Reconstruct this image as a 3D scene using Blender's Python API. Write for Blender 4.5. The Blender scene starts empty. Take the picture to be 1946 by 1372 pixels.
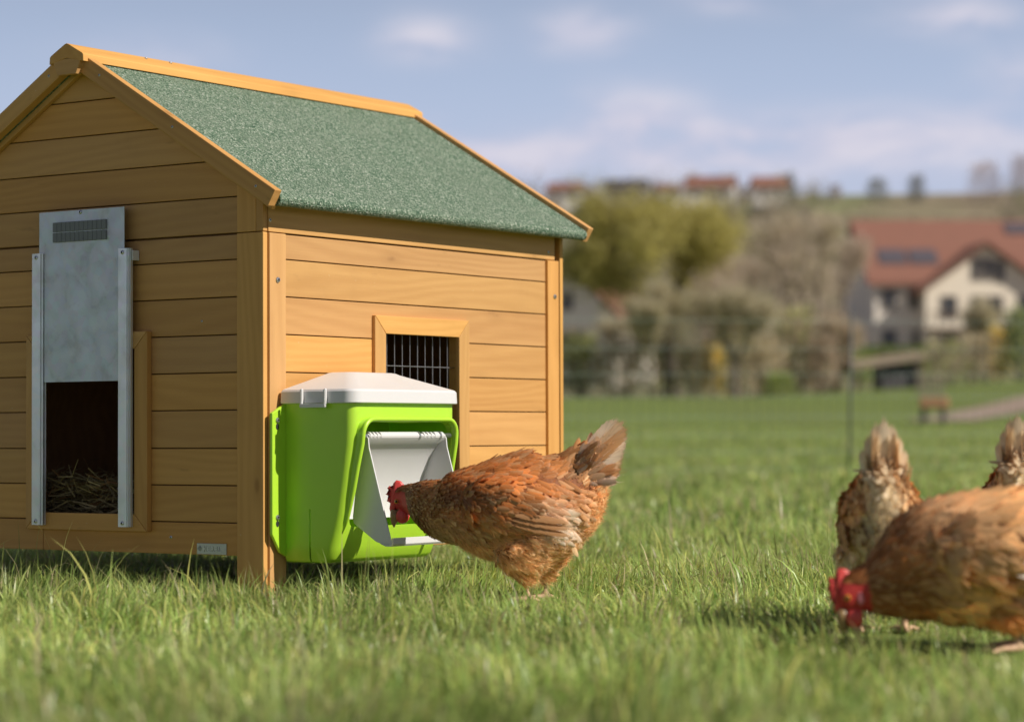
import bpy, bmesh, math, random
import numpy as np
from mathutils import Matrix, Vector
random.seed(7); rng = np.random.default_rng(7)
S = bpy.context.scene
COL = S.collection
rad = math.radians

# ------------------------------------------------------------ camera
PITCH, ROLL, CAMZ = rad(1.71), rad(-0.23), 0.305
F_ = Vector((0, math.cos(PITCH), math.sin(PITCH))); U0 = Vector((0, -math.sin(PITCH), math.cos(PITCH))); R0 = Vector((1, 0, 0))
R_ = R0*math.cos(ROLL) + U0*math.sin(ROLL); U_ = U0*math.cos(ROLL) - R0*math.sin(ROLL)
cd = bpy.data.cameras.new('camera'); cam = bpy.data.objects.new('camera', cd); COL.objects.link(cam)
cam.matrix_world = Matrix(((R_.x, U_.x, -F_.x, 0), (R_.y, U_.y, -F_.y, 0), (R_.z, U_.z, -F_.z, CAMZ), (0, 0, 0, 1)))
cd.sensor_width = 36; cd.sensor_fit = 'HORIZONTAL'; cd.lens = 36*4699/1946
cd.clip_start = 0.05; cd.clip_end = 5000
cd.dof.use_dof = True; cd.dof.focus_distance = 4.78; cd.dof.aperture_fstop = 3.3
S.camera = cam

# ------------------------------------------------------------ sky and sun
SUN_EL = rad(39); TH = rad(34.64)
DS = Vector((math.sin(TH), math.cos(TH), 0)); NS = Vector((math.cos(TH), -math.sin(TH), 0))
sh = (NS + DS*0.15).normalized()
SUN = Vector((sh.x*math.cos(SUN_EL), sh.y*math.cos(SUN_EL), math.sin(SUN_EL)))
sl = bpy.data.lights.new('sun', 'SUN'); sl.energy = 4.8; sl.angle = rad(0.53); sl.color = (1.0, 0.93, 0.82)
so = bpy.data.objects.new('sun', sl); COL.objects.link(so); so.rotation_euler = SUN.to_track_quat('Z', 'Y').to_euler(); so.location = SUN*30

W = bpy.data.worlds.new('World'); S.world = W; W.use_nodes = True
wn = W.node_tree; wn.nodes.clear()
class NT:
    """small node-building helper"""
    def __init__(s, t): s.t = t
    def n(s, ty, **kw):
        o = s.t.nodes.new(ty)
        ins = kw.pop('ins', {})
        for k, v in kw.items(): setattr(o, k, v)
        for k, v in ins.items(): s.put(o, k, v)
        return o
    def put(s, o, k, v):
        i = o.inputs[k]
        if isinstance(v, bpy.types.NodeSocket): s.t.links.new(v, i)
        else: i.default_value = v
    def m(s, op, a, b=0.0, c=None, clamp=False):
        o = s.n('ShaderNodeMath', operation=op, use_clamp=clamp)
        s.put(o, 0, a); s.put(o, 1, b)
        if c is not None: s.put(o, 2, c)
        return o.outputs[0]
    def vm(s, op, a, b=(0, 0, 0)):
        o = s.n('ShaderNodeVectorMath', operation=op); s.put(o, 0, a); s.put(o, 1, b); return o.outputs[0]
    def mix(s, f, a, b, bt='MIX'):
        o = s.n('ShaderNodeMix', data_type='RGBA', blend_type=bt)
        s.put(o, 0, f); s.put(o, 6, a); s.put(o, 7, b); return o.outputs[2]
    def noise(s, vec, scale, detail=3, rough=.5, dist=0.0, dim='3D'):
        return s.n('ShaderNodeTexNoise', noise_dimensions=dim, ins={'Vector': vec, 'Scale': scale, 'Detail': detail, 'Roughness': rough, 'Distortion': dist}).outputs[0]
    def ramp(s, f, *stops, interp='LINEAR'):
        o = s.n('ShaderNodeValToRGB', ins={0: f}); e = o.color_ramp.elements; o.color_ramp.interpolation = interp
        while len(e) < len(stops): e.new(.5)
        for q, (p, c) in zip(e, stops):
            q.position = p; q.color = c if len(c) == 4 else (*c, 1)
        return o.outputs[0]
    def mr(s, v, a, b, c=0.0, d=1.0, smooth=True):
        o = s.n('ShaderNodeMapRange', interpolation_type='SMOOTHSTEP' if smooth else 'LINEAR')
        for k, x in enumerate((v, a, b, c, d)): s.put(o, k, x)
        return o.outputs[0]
N = NT(wn)
sky = N.n('ShaderNodeTexSky', sky_type='NISHITA', sun_disc=False, sun_elevation=SUN_EL, sun_rotation=math.atan2(SUN.x, SUN.y), altitude=500, air_density=1.0, dust_density=0.6, ozone_density=3.0)
tc = N.n('ShaderNodeTexCoord').outputs['Generated']
sx = N.n('ShaderNodeSeparateXYZ', ins={0: tc})
az = N.m('ARCTAN2', sx.outputs[0], sx.outputs[1]); el = N.m('ARCSINE', sx.outputs[2])
uv = N.n('ShaderNodeCombineXYZ', ins={0: N.m('MULTIPLY', az, 9.0), 1: N.m('MULTIPLY', el, 26.0), 2: 0.0}).outputs[0]
nz = N.noise(uv, 1.6, 6, .62, .3)
cl = None
def pxdir(x, y):
    return (x-973)/4699, (827-y)/4699
# heaps of cloud standing over the hills (azimuth, elevation, half sizes)
for (px, py, wx, wy, k) in [(810, 78, 75, 36, .9), (1110, 66, 75, 36, .95), (1215, 232, 95, 46, 1.25), (1820, 52, 100, 30, .9), (1440, 10, 110, 24, .8), (885, 258, 40, 36, .7),
                            (1280, 285, 300, 34, .8), (1700, 262, 340, 40, .9), (1930, 175, 60, 50, .7), (975, 300, 90, 34, .7), (300, 120, 120, 40, .35), (1500, 330, 700, 40, .55)]:
    a0, e0 = pxdir(px, py)
    dx = N.m('DIVIDE', N.m('SUBTRACT', az, a0), wx/4699); dy = N.m('DIVIDE', N.m('SUBTRACT', el, e0), wy/4699)
    g = N.m('MULTIPLY', N.m('POWER', 2.718, N.m('MULTIPLY', N.m('ADD', N.m('MULTIPLY', dx, dx), N.m('MULTIPLY', dy, dy)), -0.7)), k)
    cl = g if cl is None else N.m('ADD', cl, g)
wide = N.m('MULTIPLY', N.mr(N.noise(uv, .55, 5, .6, .4), .50, .72), .55)
away = N.mr(N.m('ABSOLUTE', az), .22, .4)
cl = N.m('ADD', cl, N.m('MULTIPLY', wide, away))
mask = N.m('MULTIPLY', cl, N.mr(nz, .32, .62), clamp=True)
body = N.mix(N.mr(nz, .35, .75), (10.4, 10.4, 13.0, 1), (13.6, 13.0, 14.4, 1))
tint = N.mix(1.0, sky.outputs[0], (0.66, 0.48, 0.48, 1), 'MULTIPLY')
veil = N.mr(el, .10, .34, .95, .0)   # pale spring haze, thinning with height all round
hazy = N.mix(veil, tint, N.mix(N.mr(el, .02, .17), (10.2, 10.5, 12.8, 1), (8.4, 10.3, 14.0, 1)))
skyc = N.mix(N.m('MULTIPLY', mask, .95), hazy, body)
bg = N.n('ShaderNodeBackground', ins={0: skyc, 1: 0.05})
wn.links.new(bg.outputs[0], N.n('ShaderNodeOutputWorld').inputs[0])

S.view_settings.view_transform = 'Standard'; S.view_settings.look = 'None'; S.view_settings.exposure = 0.15; S.view_settings.gamma = 1
S.render.engine = 'CYCLES'; S.cycles.use_denoising = True; S.cycles.max_bounces = 6; S.cycles.transparent_max_bounces = 10
S.cycles.caustics_reflective = False; S.cycles.caustics_refractive = False

# ------------------------------------------------------------ materials
def new_mat(name):
    m = bpy.data.materials.new(name); m.use_nodes = True; t = m.node_tree; t.nodes.clear()
    n = NT(t); p = n.n('ShaderNodeBsdfPrincipled'); o = n.n('ShaderNodeOutputMaterial'); t.links.new(p.outputs[0], o.inputs[0])
    return m, n, p, o
def bump(n, p, h, strength, dist):
    b = n.n('ShaderNodeBump', ins={'Strength': strength, 'Distance': dist, 'Height': h}); n.put(p, 'Normal', b.outputs[0])
def plain(name, col, rough=.6, metal=0.0, var=.12, scale=30, bmp=0.0, spec=.5, sss=0.0):
    m, n, p, o = new_mat(name)
    tco = n.n('ShaderNodeTexCoord').outputs['Object']
    nz = n.noise(tco, scale, 5, .6)
    c = n.mix(nz, tuple(x*(1-var) for x in col)+(1,), tuple(min(1, x*(1+var)) for x in col)+(1,))
    n.put(p, 'Base Color', c); n.put(p, 'Roughness', n.mr(nz, .2, .8, rough*.85, min(1, rough*1.15))); n.put(p, 'Metallic', metal); n.put(p, 'Specular IOR Level', spec)
    if sss: n.put(p, 'Subsurface Weight', sss); n.put(p, 'Subsurface Radius', (.01, .006, .004)); n.put(p, 'Subsurface Scale', 1.0)
    if bmp: bump(n, p, nz, bmp, .002)
    return m
def wood_mat(name, c0, c1, ck):
    m, n, p, o = new_mat(name)
    tco = n.n('ShaderNodeTexCoord').outputs['Object']; rnd = n.n('ShaderNodeObjectInfo').outputs['Random']
    off = n.n('ShaderNodeCombineXYZ', ins={0: n.m('MULTIPLY', rnd, 41.0), 1: n.m('MULTIPLY', rnd, 17.0), 2: n.m('MULTIPLY', rnd, 9.0)}).outputs[0]
    v = n.vm('ADD', tco, off)
    broad = n.noise(n.vm('MULTIPLY', v, (1.6, 15, 15)), 1.0, 4, .55, .35)
    ring = n.n('ShaderNodeTexWave', wave_type='BANDS', bands_direction='Y', ins={'Vector': n.vm('ADD', n.vm('MULTIPLY', v, (1.3, 30, 22)), n.vm('MULTIPLY', n.n('ShaderNodeCombineXYZ', ins={1: n.noise(n.vm('MULTIPLY', v, (1.1, 5, 5)), 1.0, 2)}).outputs[0], (1, 6, 1))), 'Scale': .42, 'Distortion': 1.2, 'Detail': 2, 'Detail Scale': 1.2}).outputs[1]
    fine = n.noise(n.vm('MULTIPLY', v, (9, 420, 420)), 1.0, 4, .7)
    vk = n.n('ShaderNodeTexVoronoi', feature='F1', ins={'Vector': n.vm('MULTIPLY', n.vm('ADD', v, n.vm('MULTIPLY', n.n('ShaderNodeTexNoise', ins={'Vector': v, 'Scale': 60.0}).outputs[1], (.004, .004, .004))), (5.5, 13, 13)), 'Scale': 1.0})
    knot = n.mr(vk.outputs['Distance'], .04, .12, 1.0, 0.0); has = n.m('GREATER_THAN', n.n('ShaderNodeSeparateColor', ins={0: vk.outputs['Color']}).outputs[0], .50)
    knot = n.m('MULTIPLY', knot, has); halo = n.m('MULTIPLY', n.mr(vk.outputs['Distance'], .05, .32, 1.0, 0.0), has)
    f = n.m('ADD', n.m('ADD', n.m('MULTIPLY', broad, .62), n.m('MULTIPLY', ring, .13)), n.m('MULTIPLY', fine, .34))
    c = n.mix(n.mr(f, .25, .85), (*c0, 1), (*c1, 1))
    c = n.mix(n.m('MULTIPLY', halo, .32), c, (*[x*.78 for x in c0], 1)); c = n.mix(n.m('MULTIPLY', knot, .6), c, (*ck, 1))
    stain = n.mr(n.noise(n.vm('ADD', tco, off), 7.0, 4, .6), .55, .8)
    c = n.mix(n.m('MULTIPLY', stain, .18), c, (*[x*.7 for x in c0], 1))
    spk = n.m('MULTIPLY', n.mr(n.noise(v, 130, 2, .5), .74, .78), n.mr(n.noise(v, 4, 2), .5, .6)); c = n.mix(n.m('MULTIPLY', spk, .55), c, (.72, .60, .42, 1))
    soot = n.mr(n.noise(n.vm('MULTIPLY', v, (10, 45, 45)), 1.0, 3, .6), .66, .80); c = n.mix(n.m('MULTIPLY', soot, .35), c, (*[x*.45 for x in c0], 1))
    hs = n.n('ShaderNodeHueSaturation', ins={'Hue': n.m('ADD', .498, n.m('MULTIPLY', rnd, .005)), 'Saturation': n.m('ADD', .94, n.m('MULTIPLY', n.m('FRACT', n.m('MULTIPLY', rnd, 7.3)), .1)), 'Value': n.m('ADD', .84, n.m('MULTIPLY', n.m('FRACT', n.m('MULTIPLY', rnd, 3.7)), .24)), 'Color': c})
    n.put(p, 'Base Color', hs.outputs[0]); n.put(p, 'Roughness', n.mr(fine, .2, .8, .5, .68)); n.put(p, 'Specular IOR Level', .3)
    bump(n, p, n.m('ADD', n.m('MULTIPLY', fine, .6), n.m('MULTIPLY', ring, .4)), .25, .0012)
    return m
M = {}
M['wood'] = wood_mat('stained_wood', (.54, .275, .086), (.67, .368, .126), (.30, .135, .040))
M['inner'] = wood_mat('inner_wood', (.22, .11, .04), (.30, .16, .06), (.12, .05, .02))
def felt():
    m, n, p, o = new_mat('roof_felt'); tco = n.n('ShaderNodeTexCoord').outputs['Object']
    vo = n.n('ShaderNodeTexVoronoi', ins={'Vector': tco, 'Scale': 330.0}); r = n.n('ShaderNodeSeparateColor', ins={0: vo.outputs['Color']}).outputs[0]
    big = n.noise(tco, 9, 4)
    c = n.ramp(r, (0, (.025, .075, .045)), (.35, (.105, .165, .110)), (.75, (.185, .255, .185)), (.93, (.33, .38, .31)), (1, (.5, .52, .46)))
    c = n.mix(n.mr(big, .3, .7, 0, .3), c, (.17, .21, .16, 1)); n.put(p, 'Base Color', c); n.put(p, 'Roughness', .9); n.put(p, 'Specular IOR Level', .2)
    bump(n, p, vo.outputs['Distance'], .8, .003); return m
M['felt'] = felt()
M['zinc'] = None
def zinc(name, col, rough, blot):
    m, n, p, o = new_mat(name); tco = n.n('ShaderNodeTexCoord').outputs['Object']
    a = n.noise(tco, 22, 5, .6, .6); b = n.noise(tco, 75, 3, .6)
    sp = n.n('ShaderNodeTexVoronoi', ins={'Vector': tco, 'Scale': 60.0}).outputs['Color']
    c = n.mix(n.m('MULTIPLY', n.mr(a, .52, .66), blot), (*col, 1), (*[x*.72 for x in col], 1))
    c = n.mix(n.m('MULTIPLY', n.mr(b, .6, .75), blot*.7), c, (.42, .40, .36, 1)); c = n.mix(.05, c, sp)
    n.put(p, 'Base Color', c); n.put(p, 'Metallic', .55); n.put(p, 'Roughness', n.mr(a, .3, .7, rough-.06, rough+.1)); return m
M['zinc'] = zinc('galvanised_steel', (.58, .62, .67), .48, .32)
M['alu'] = zinc('aluminium', (.74, .76, .78), .36, .15)
M['steel'] = plain('screw_steel', (.62, .63, .66), .3, .9, .05)
M['wire'] = plain('grille_wire', (.30, .30, .32), .45, .6, .1)
M['dark'] = plain('dark_recess', (.02, .02, .022), .6)
M['magnet'] = plain('grey_rubber', (.20, .21, .235), .7, 0, .1, 300, .2)
M['white'] = plain('white_plastic', (.66, .655, .665), .34, 0, .02, 14, 0, .5, .03)
def lime():
    m, n, p, o = new_mat('lime_plastic'); tco = n.n('ShaderNodeTexCoord').outputs['Object']
    a = n.noise(tco, 18, 4); n.put(p, 'Base Color', n.mix(a, (.40, .68, .040, 1), (.44, .71, .048, 1)))
    n.put(p, 'Roughness', n.mr(n.noise(tco, 90, 4), .3, .7, .3, .42)); n.put(p, 'Subsurface Weight', .15); n.put(p, 'Subsurface Radius', (.006, .012, .002)); n.put(p, 'Subsurface Scale', 1.0)
    bump(n, p, n.noise(tco, 900, 2), .04, .0005); return m
M['lime'] = lime()
def attr_mat(name, transl, rough, extra=None, spec=.3, tb=1.0):
    m, n, p, o = new_mat(name)
    at = n.n('ShaderNodeAttribute', attribute_name='Col'); c = at.outputs['Color']
    if extra: c = extra(n, c, at.outputs['Alpha'], p)
    n.put(p, 'Base Color', c); n.put(p, 'Roughness', rough); n.put(p, 'Specular IOR Level', spec)
    if transl:
        t = n.n('ShaderNodeBsdfTranslucent', ins={0: n.mix(1, c, (tb, tb, tb, 1), 'MULTIPLY')}); mx = n.n('ShaderNodeMixShader', ins={0: transl})
        n.t.links.new(p.outputs[0], mx.inputs[1]); n.t.links.new(t.outputs[0], mx.inputs[2]); n.t.links.new(mx.outputs[0], o.inputs[0])
    return m
M['grass'] = attr_mat('grass_blade', .45, .38, None, .5, 1.25)
M['straw'] = attr_mat('straw', .1, .6)
M['leaf'] = attr_mat('leaf', .48, .6)
def feather_extra(n, c, alpha, p):
    uvn = n.n('ShaderNodeSeparateXYZ', ins={0: n.n('ShaderNodeUVMap').outputs[0]}); u, v = uvn.outputs[0], uvn.outputs[1]
    au = n.m('ABSOLUTE', n.m('SUBTRACT', u, .5)); geo = n.n('ShaderNodeTexCoord').outputs['Object']
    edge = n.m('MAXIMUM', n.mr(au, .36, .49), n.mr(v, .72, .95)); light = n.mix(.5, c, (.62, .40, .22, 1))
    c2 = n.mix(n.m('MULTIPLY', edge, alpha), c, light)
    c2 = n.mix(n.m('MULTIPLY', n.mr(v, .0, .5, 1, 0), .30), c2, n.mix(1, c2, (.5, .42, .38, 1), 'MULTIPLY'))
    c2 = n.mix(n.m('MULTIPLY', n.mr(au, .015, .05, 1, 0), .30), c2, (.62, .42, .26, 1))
    barb = n.noise(n.n('ShaderNodeCombineXYZ', ins={0: n.m('MULTIPLY', n.m('ADD', v, n.m('MULTIPLY', au, -.7)), 26.0), 1: n.m('MULTIPLY', au, 1.5), 2: n.noise(geo, 25, 2)}).outputs[0], 1.0, 3, .7)
    c2 = n.mix(n.mr(barb, .42, .68, 0, .30), c2, n.mix(1, c2, (.55, .48, .42, 1), 'MULTIPLY'))
    bump(n, p, barb, .3, .001); return c2
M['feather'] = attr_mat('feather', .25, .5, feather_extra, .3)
def fray(m):
    n = NT(m.node_tree); o = [q for q in m.node_tree.nodes if q.type == 'OUTPUT_MATERIAL'][0]; src = o.inputs[0].links[0].from_socket
    uvn = n.n('ShaderNodeSeparateXYZ', ins={0: n.n('ShaderNodeUVMap').outputs[0]}); u, v = uvn.outputs[0], uvn.outputs[1]; au = n.m('ABSOLUTE', n.m('SUBTRACT', u, .5)); geo = n.n('ShaderNodeTexCoord').outputs['Object']
    nz = n.noise(n.n('ShaderNodeCombineXYZ', ins={0: n.m('MULTIPLY', n.m('ADD', v, n.m('MULTIPLY', au, -.8)), 34.0), 1: n.m('MULTIPLY', u, 2.0), 2: n.noise(geo, 18, 2)}).outputs[0], 1.0, 2, .6)
    edge = n.m('MAXIMUM', n.mr(au, .26, .50), n.mr(v, .76, 1.0)); hole = n.m('LESS_THAN', nz, n.m('MULTIPLY', edge, .66))
    mx = n.n('ShaderNodeMixShader', ins={0: hole}); m.node_tree.links.new(src, mx.inputs[1]); m.node_tree.links.new(n.n('ShaderNodeBsdfTransparent').outputs[0], mx.inputs[2]); m.node_tree.links.new(mx.outputs[0], o.inputs[0])
fray(M['feather'])
M['down'] = attr_mat('down_feather', .45, .7, None, .1)
def body_extra(n, c, alpha, p):
    geo = n.n('ShaderNodeTexCoord').outputs['Object']; a = n.noise(geo, 160, 4, .65); bump(n, p, a, .5, .002)
    return n.mix(n.mr(a, .35, .7, 0, .35), c, n.mix(1, c, (.55, .45, .4, 1), 'MULTIPLY'))
M['hen_body'] = attr_mat('hen_skin', 0, .55, body_extra)
M['comb'] = plain('red_comb', (.62, .060, .052), .42, 0, .22, 160, .5, .5, .12)
M['beak'] = plain('horn_beak', (.30, .19, .085), .35, 0, .3, 90, .1)
M['iris'] = plain('amber_eye', (.50, .20, .03), .12); M['pupil'] = plain('black_pupil', (.004, .004, .004), .05)
M['lobe'] = plain('ear_lobe', (.55, .16, .20), .5, 0, .2, 150, .4)

# ------------------------------------------------------------ object helpers
WM = {}
I4 = Matrix.Identity(4)
def link(o, parent=None, frame=I4, basis=I4):
    COL.objects.link(o); o.matrix_basis = basis
    if parent is not None:
        o.parent = parent; o.matrix_parent_inverse = WM[parent.name].inverted() @ frame
    WM[o.name] = frame @ basis
    return o
def tag(o, label, cat, group=None):
    o['label'] = label; o['category'] = cat
    if group: o['group'] = group
    return o
def empty(name, mat4): 
    o = bpy.data.objects.new(name, None); o.empty_display_size = .1; return link(o, None, I4, mat4)
def mesh_obj(name, me, mat, parent=None, frame=I4, basis=I4, smooth=False):
    if smooth: me.polygons.foreach_set('use_smooth', [True]*len(me.polygons))
    if mat is not None and not me.materials: me.materials.append(M[mat] if isinstance(mat, str) else mat)
    return link(bpy.data.objects.new(name, me), parent, frame, basis)
def py_mesh(name, V, F):
    me = bpy.data.meshes.new(name); me.from_pydata([tuple(v) for v in V], [], [tuple(f) for f in F]); me.update(); return me
def np_mesh(name, V, T, col=None, uv=None, smooth=False):
    me = bpy.data.meshes.new(name); V = np.ascontiguousarray(V, np.float32); T = np.ascontiguousarray(T, np.int32)
    me.vertices.add(len(V)); me.vertices.foreach_set('co', V.ravel())
    me.loops.add(T.size); me.loops.foreach_set('vertex_index', T.ravel())
    me.polygons.add(len(T)); me.polygons.foreach_set('loop_start', np.arange(0, T.size, T.shape[1], dtype=np.int32))
    me.polygons.foreach_set('use_smooth', np.full(len(T), smooth))
    me.update(calc_edges=True)
    if col is not None:
        a = me.color_attributes.new('Col', 'FLOAT_COLOR', 'POINT'); a.data.foreach_set('color', np.ascontiguousarray(col, np.float32).ravel())
    if uv is not None:
        l = me.uv_layers.new(name='UVMap'); l.data.foreach_set('uv', np.ascontiguousarray(uv[T.ravel()], np.float32).ravel())
    return me
def bm_mesh(name, bm):
    me = bpy.data.meshes.new(name); bm.normal_update(); bm.to_mesh(me); bm.free(); return me
def prism(poly, t, bev=0.0, seg=2, name='slab'):
    """polygon in xy, extruded to z = t, edges bevelled"""
    bm = bmesh.new(); vs = [bm.verts.new((x, y, 0)) for x, y in poly]; f = bm.faces.new(vs)
    if f.normal.z > 0: pass
    r = bmesh.ops.extrude_face_region(bm, geom=[f]); up = [v for v in r['geom'] if isinstance(v, bmesh.types.BMVert)]
    for v in up: v.co.z = t
    bmesh.ops.recalc_face_normals(bm, faces=bm.faces)
    if bev: bmesh.ops.bevel(bm, geom=bm.edges[:], offset=bev, segments=seg, profile=.6, affect='EDGES', clamp_overlap=True)
    return bm_mesh(name, bm)
AX = {'x': Vector((1, 0, 0)), 'y': Vector((0, 1, 0)), 'z': Vector((0, 0, 1)), '-x': Vector((-1, 0, 0)), '-y': Vector((0, -1, 0))}
def basis(O, ux, uy):
    ux = AX[ux] if isinstance(ux, str) else Vector(ux).normalized(); uy = AX[uy] if isinstance(uy, str) else Vector(uy).normalized(); uz = ux.cross(uy)
    return Matrix(((ux.x, uy.x, uz.x, O[0]), (ux.y, uy.y, uz.y, O[1]), (ux.z, uy.z, uz.z, O[2]), (0, 0, 0, 1)))
CACHE = {}
def board(name, parent, frame, O, ux, uy, L, Wd, T, mat='wood', bev=.0012, poly=None):
    """a board with its grain along its own x axis; O is its back corner"""
    key = (round(L, 4), round(Wd, 4), round(T, 4), bev, mat) if poly is None else None
    me = CACHE.get(key) if key else None
    if me is None:
        me = prism(poly or [(0, 0), (L, 0), (L, Wd), (0, Wd)], T, bev, 2, name); me.materials.append(M[mat])
        if key: CACHE[key] = me
    return link(bpy.data.objects.new(name, me), parent, frame, basis(O, ux, uy))
def screw_mesh(r):
    bm = bmesh.new(); n = 14
    rings = [(r, 0), (r, .25*r), (.8*r, .5*r), (.5*r, .58*r)]; vs = [[bm.verts.new((q*math.cos(2*math.pi*i/n), q*math.sin(2*math.pi*i/n), z)) for i in range(n)] for q, z in rings]
    for a, b in zip(vs, vs[1:]):
        for i in range(n): bm.faces.new((a[i], a[(i+1) % n], b[(i+1) % n], b[i]))
    c = bm.verts.new((0, 0, .15*r))
    for i in range(n):
        f = bm.faces.new((vs[-1][i], vs[-1][(i+1) % n], c)); f.material_index = 1
    me = bm_mesh('screw', bm); me.materials.append(M['steel']); me.materials.append(M['dark']); return me
SCR = {}
def screw(parent, frame, O, nrm, r=.004):
    me = SCR.setdefault(r, None) or SCR.update({r: screw_mesh(r)}) or SCR[r]
    q = Vector(nrm).to_track_quat('Z', 'Y').to_matrix().to_4x4(); q.translation = Vector(O)
    return link(bpy.data.objects.new('screw', me), parent, frame, q)
def tube_mesh(name, pts, r, n=8, closed=False, flat=None):
    P = [Vector(p) for p in pts]; V = []; F = []; up = Vector((0, 0, 1)); k = len(P); rr = r if isinstance(r, (list, tuple)) else [r]*k
    prev = None
    for i, p in enumerate(P):
        a = P[(i-1) % k] if (closed or i > 0) else p; b = P[(i+1) % k] if (closed or i < k-1) else p
        t = (b-a).normalized()
        if prev is None:
            s = t.cross(up); s = s.normalized() if s.length > .05 else t.cross(Vector((1, 0, 0))).normalized()
        else: s = (prev - t*prev.dot(t)).normalized()
        prev = s; u = t.cross(s)
        for j in range(n):
            an = 2*math.pi*j/n; V.append(p + s*math.cos(an)*rr[i] + u*math.sin(an)*rr[i]*(flat or 1))
    m = k if closed else k-1
    for i in range(m):
        for j in range(n):
            a = i*n+j; b = i*n+(j+1) % n; c = ((i+1) % k)*n+(j+1) % n; d = ((i+1) % k)*n+j; F.append((a, b, c, d))
    if not closed: F.append(tuple(range(n-1, -1, -1))); F.append(tuple(range((k-1)*n, k*n)))
    return py_mesh(name, V, F)
def apply_mods(o):
    dg = bpy.context.evaluated_depsgraph_get(); dg.update(); me = bpy.data.meshes.new_from_object(o.evaluated_get(dg)); o.modifiers.clear(); old = o.data; o.data = me; return me

# ------------------------------------------------------------ ground
def sstep(a, b, x): 
    t = np.clip((x-a)/(b-a), 0, 1); return t*t*(3-2*t)
def zg(x, y):
    x = np.asarray(x, float); y = np.asarray(y, float); t = np.maximum(y-16, 0); z = .0265*t*t/(t+8)
    z = z + .055*np.clip(x-8, 0, 10)*sstep(40, 70, y)
    h = np.maximum(y-78, 0); z = z + np.where(y > 78, .022*h + .00027*h*h*(h < 400) + (.00027*160000+.24*(h-400))*(h >= 400), 0) - .0255*np.maximum(y-78, 0)
    crest = 415 + x*.04
    z = np.where(y > crest, z-.25*(y-crest), z)
    return z
def grid_obj(name, xs, ys, dz, mat):
    X, Y = np.meshgrid(xs, ys); Z = zg(X, Y)+dz; V = np.stack([X, Y, Z], -1).reshape(-1, 3); nx = len(xs)
    i = (np.arange(len(ys)-1)[:, None]*nx+np.arange(nx-1)).ravel(); Q = np.stack([i, i+1, i+1+nx, i+nx], 1)
    o = mesh_obj(name, np_mesh(name, V, Q, smooth=True), mat); o['kind'] = 'structure'; return o
def ground_mat():
    m, n, p, o = new_mat('lawn_ground'); tco = n.n('ShaderNodeTexCoord').outputs['Object']
    a = n.noise(tco, .35, 6, .65); b = n.noise(tco, 30, 4, .7); s = n.noise(n.vm('MULTIPLY', tco, (.25, .06, 1)), 1.0, 4, .6)
    c = n.mix(n.mr(a, .3, .7), (.160, .215, .056, 1), (.188, .240, .070, 1)); c = n.mix(n.mr(s, .45, .7, 0, .5), c, (.165, .185, .068, 1)); c = n.mix(n.mr(b, .45, .75, 0, .6), c, (.035, .055, .015, 1))
    n.put(p, 'Base Color', c); n.put(p, 'Roughness', .9); n.put(p, 'Specular IOR Level', .15); bump(n, p, b, .6, .03); return m
def hill_mat():
    m, n, p, o = new_mat('hill_ground'); tco = n.n('ShaderNodeTexCoord').outputs['Object']
    a = n.noise(n.vm('MULTIPLY', tco, (.03, .012, .05)), 1, 5, .6); b = n.noise(tco, .4, 5, .7)
    c = n.ramp(a, (.3, (.25, .20, .15)), (.5, (.23, .21, .13)), (.66, (.15, .22, .075))); c = n.mix(n.mr(b, .4, .7, 0, .5), c, (.28, .22, .175, 1))
    n.put(p, 'Base Color', c); n.put(p, 'Roughness', .95); n.put(p, 'Specular IOR Level', .1); return m
M['ground'] = ground_mat(); M['hill'] = hill_mat()
grid_obj('ground', np.linspace(-60, 60, 81), np.concatenate([np.linspace(-40, 14, 28), np.linspace(15, 82, 68)]), 0, 'ground')
hill = grid_obj('hill', np.linspace(-260, 260, 105), np.linspace(79, 700, 160), -.04, 'hill')
# dirt path across the field
M['path'] = plain('dirt_path', (.30, .225, .175), .95, 0, .25, 3, .3)
cx = [(7.0, 40.5), (8.6, 46), (10.8, 53), (13.6, 61), (17, 70), (22, 80)]; V = []; F = []
for i, (x, y) in enumerate(cx):
    w = .55 + .12*i
    for j in range(5): V.append((x+(j-2)*w*.5, y, float(zg(x+(j-2)*w*.5, y))+.02))
    if i:
        for j in range(4): a = (i-1)*5+j; F.append((a, a+1, a+6, a+5))
o = mesh_obj('path', py_mesh('path', V, F), 'path', smooth=True); o['kind'] = 'structure'

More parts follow.
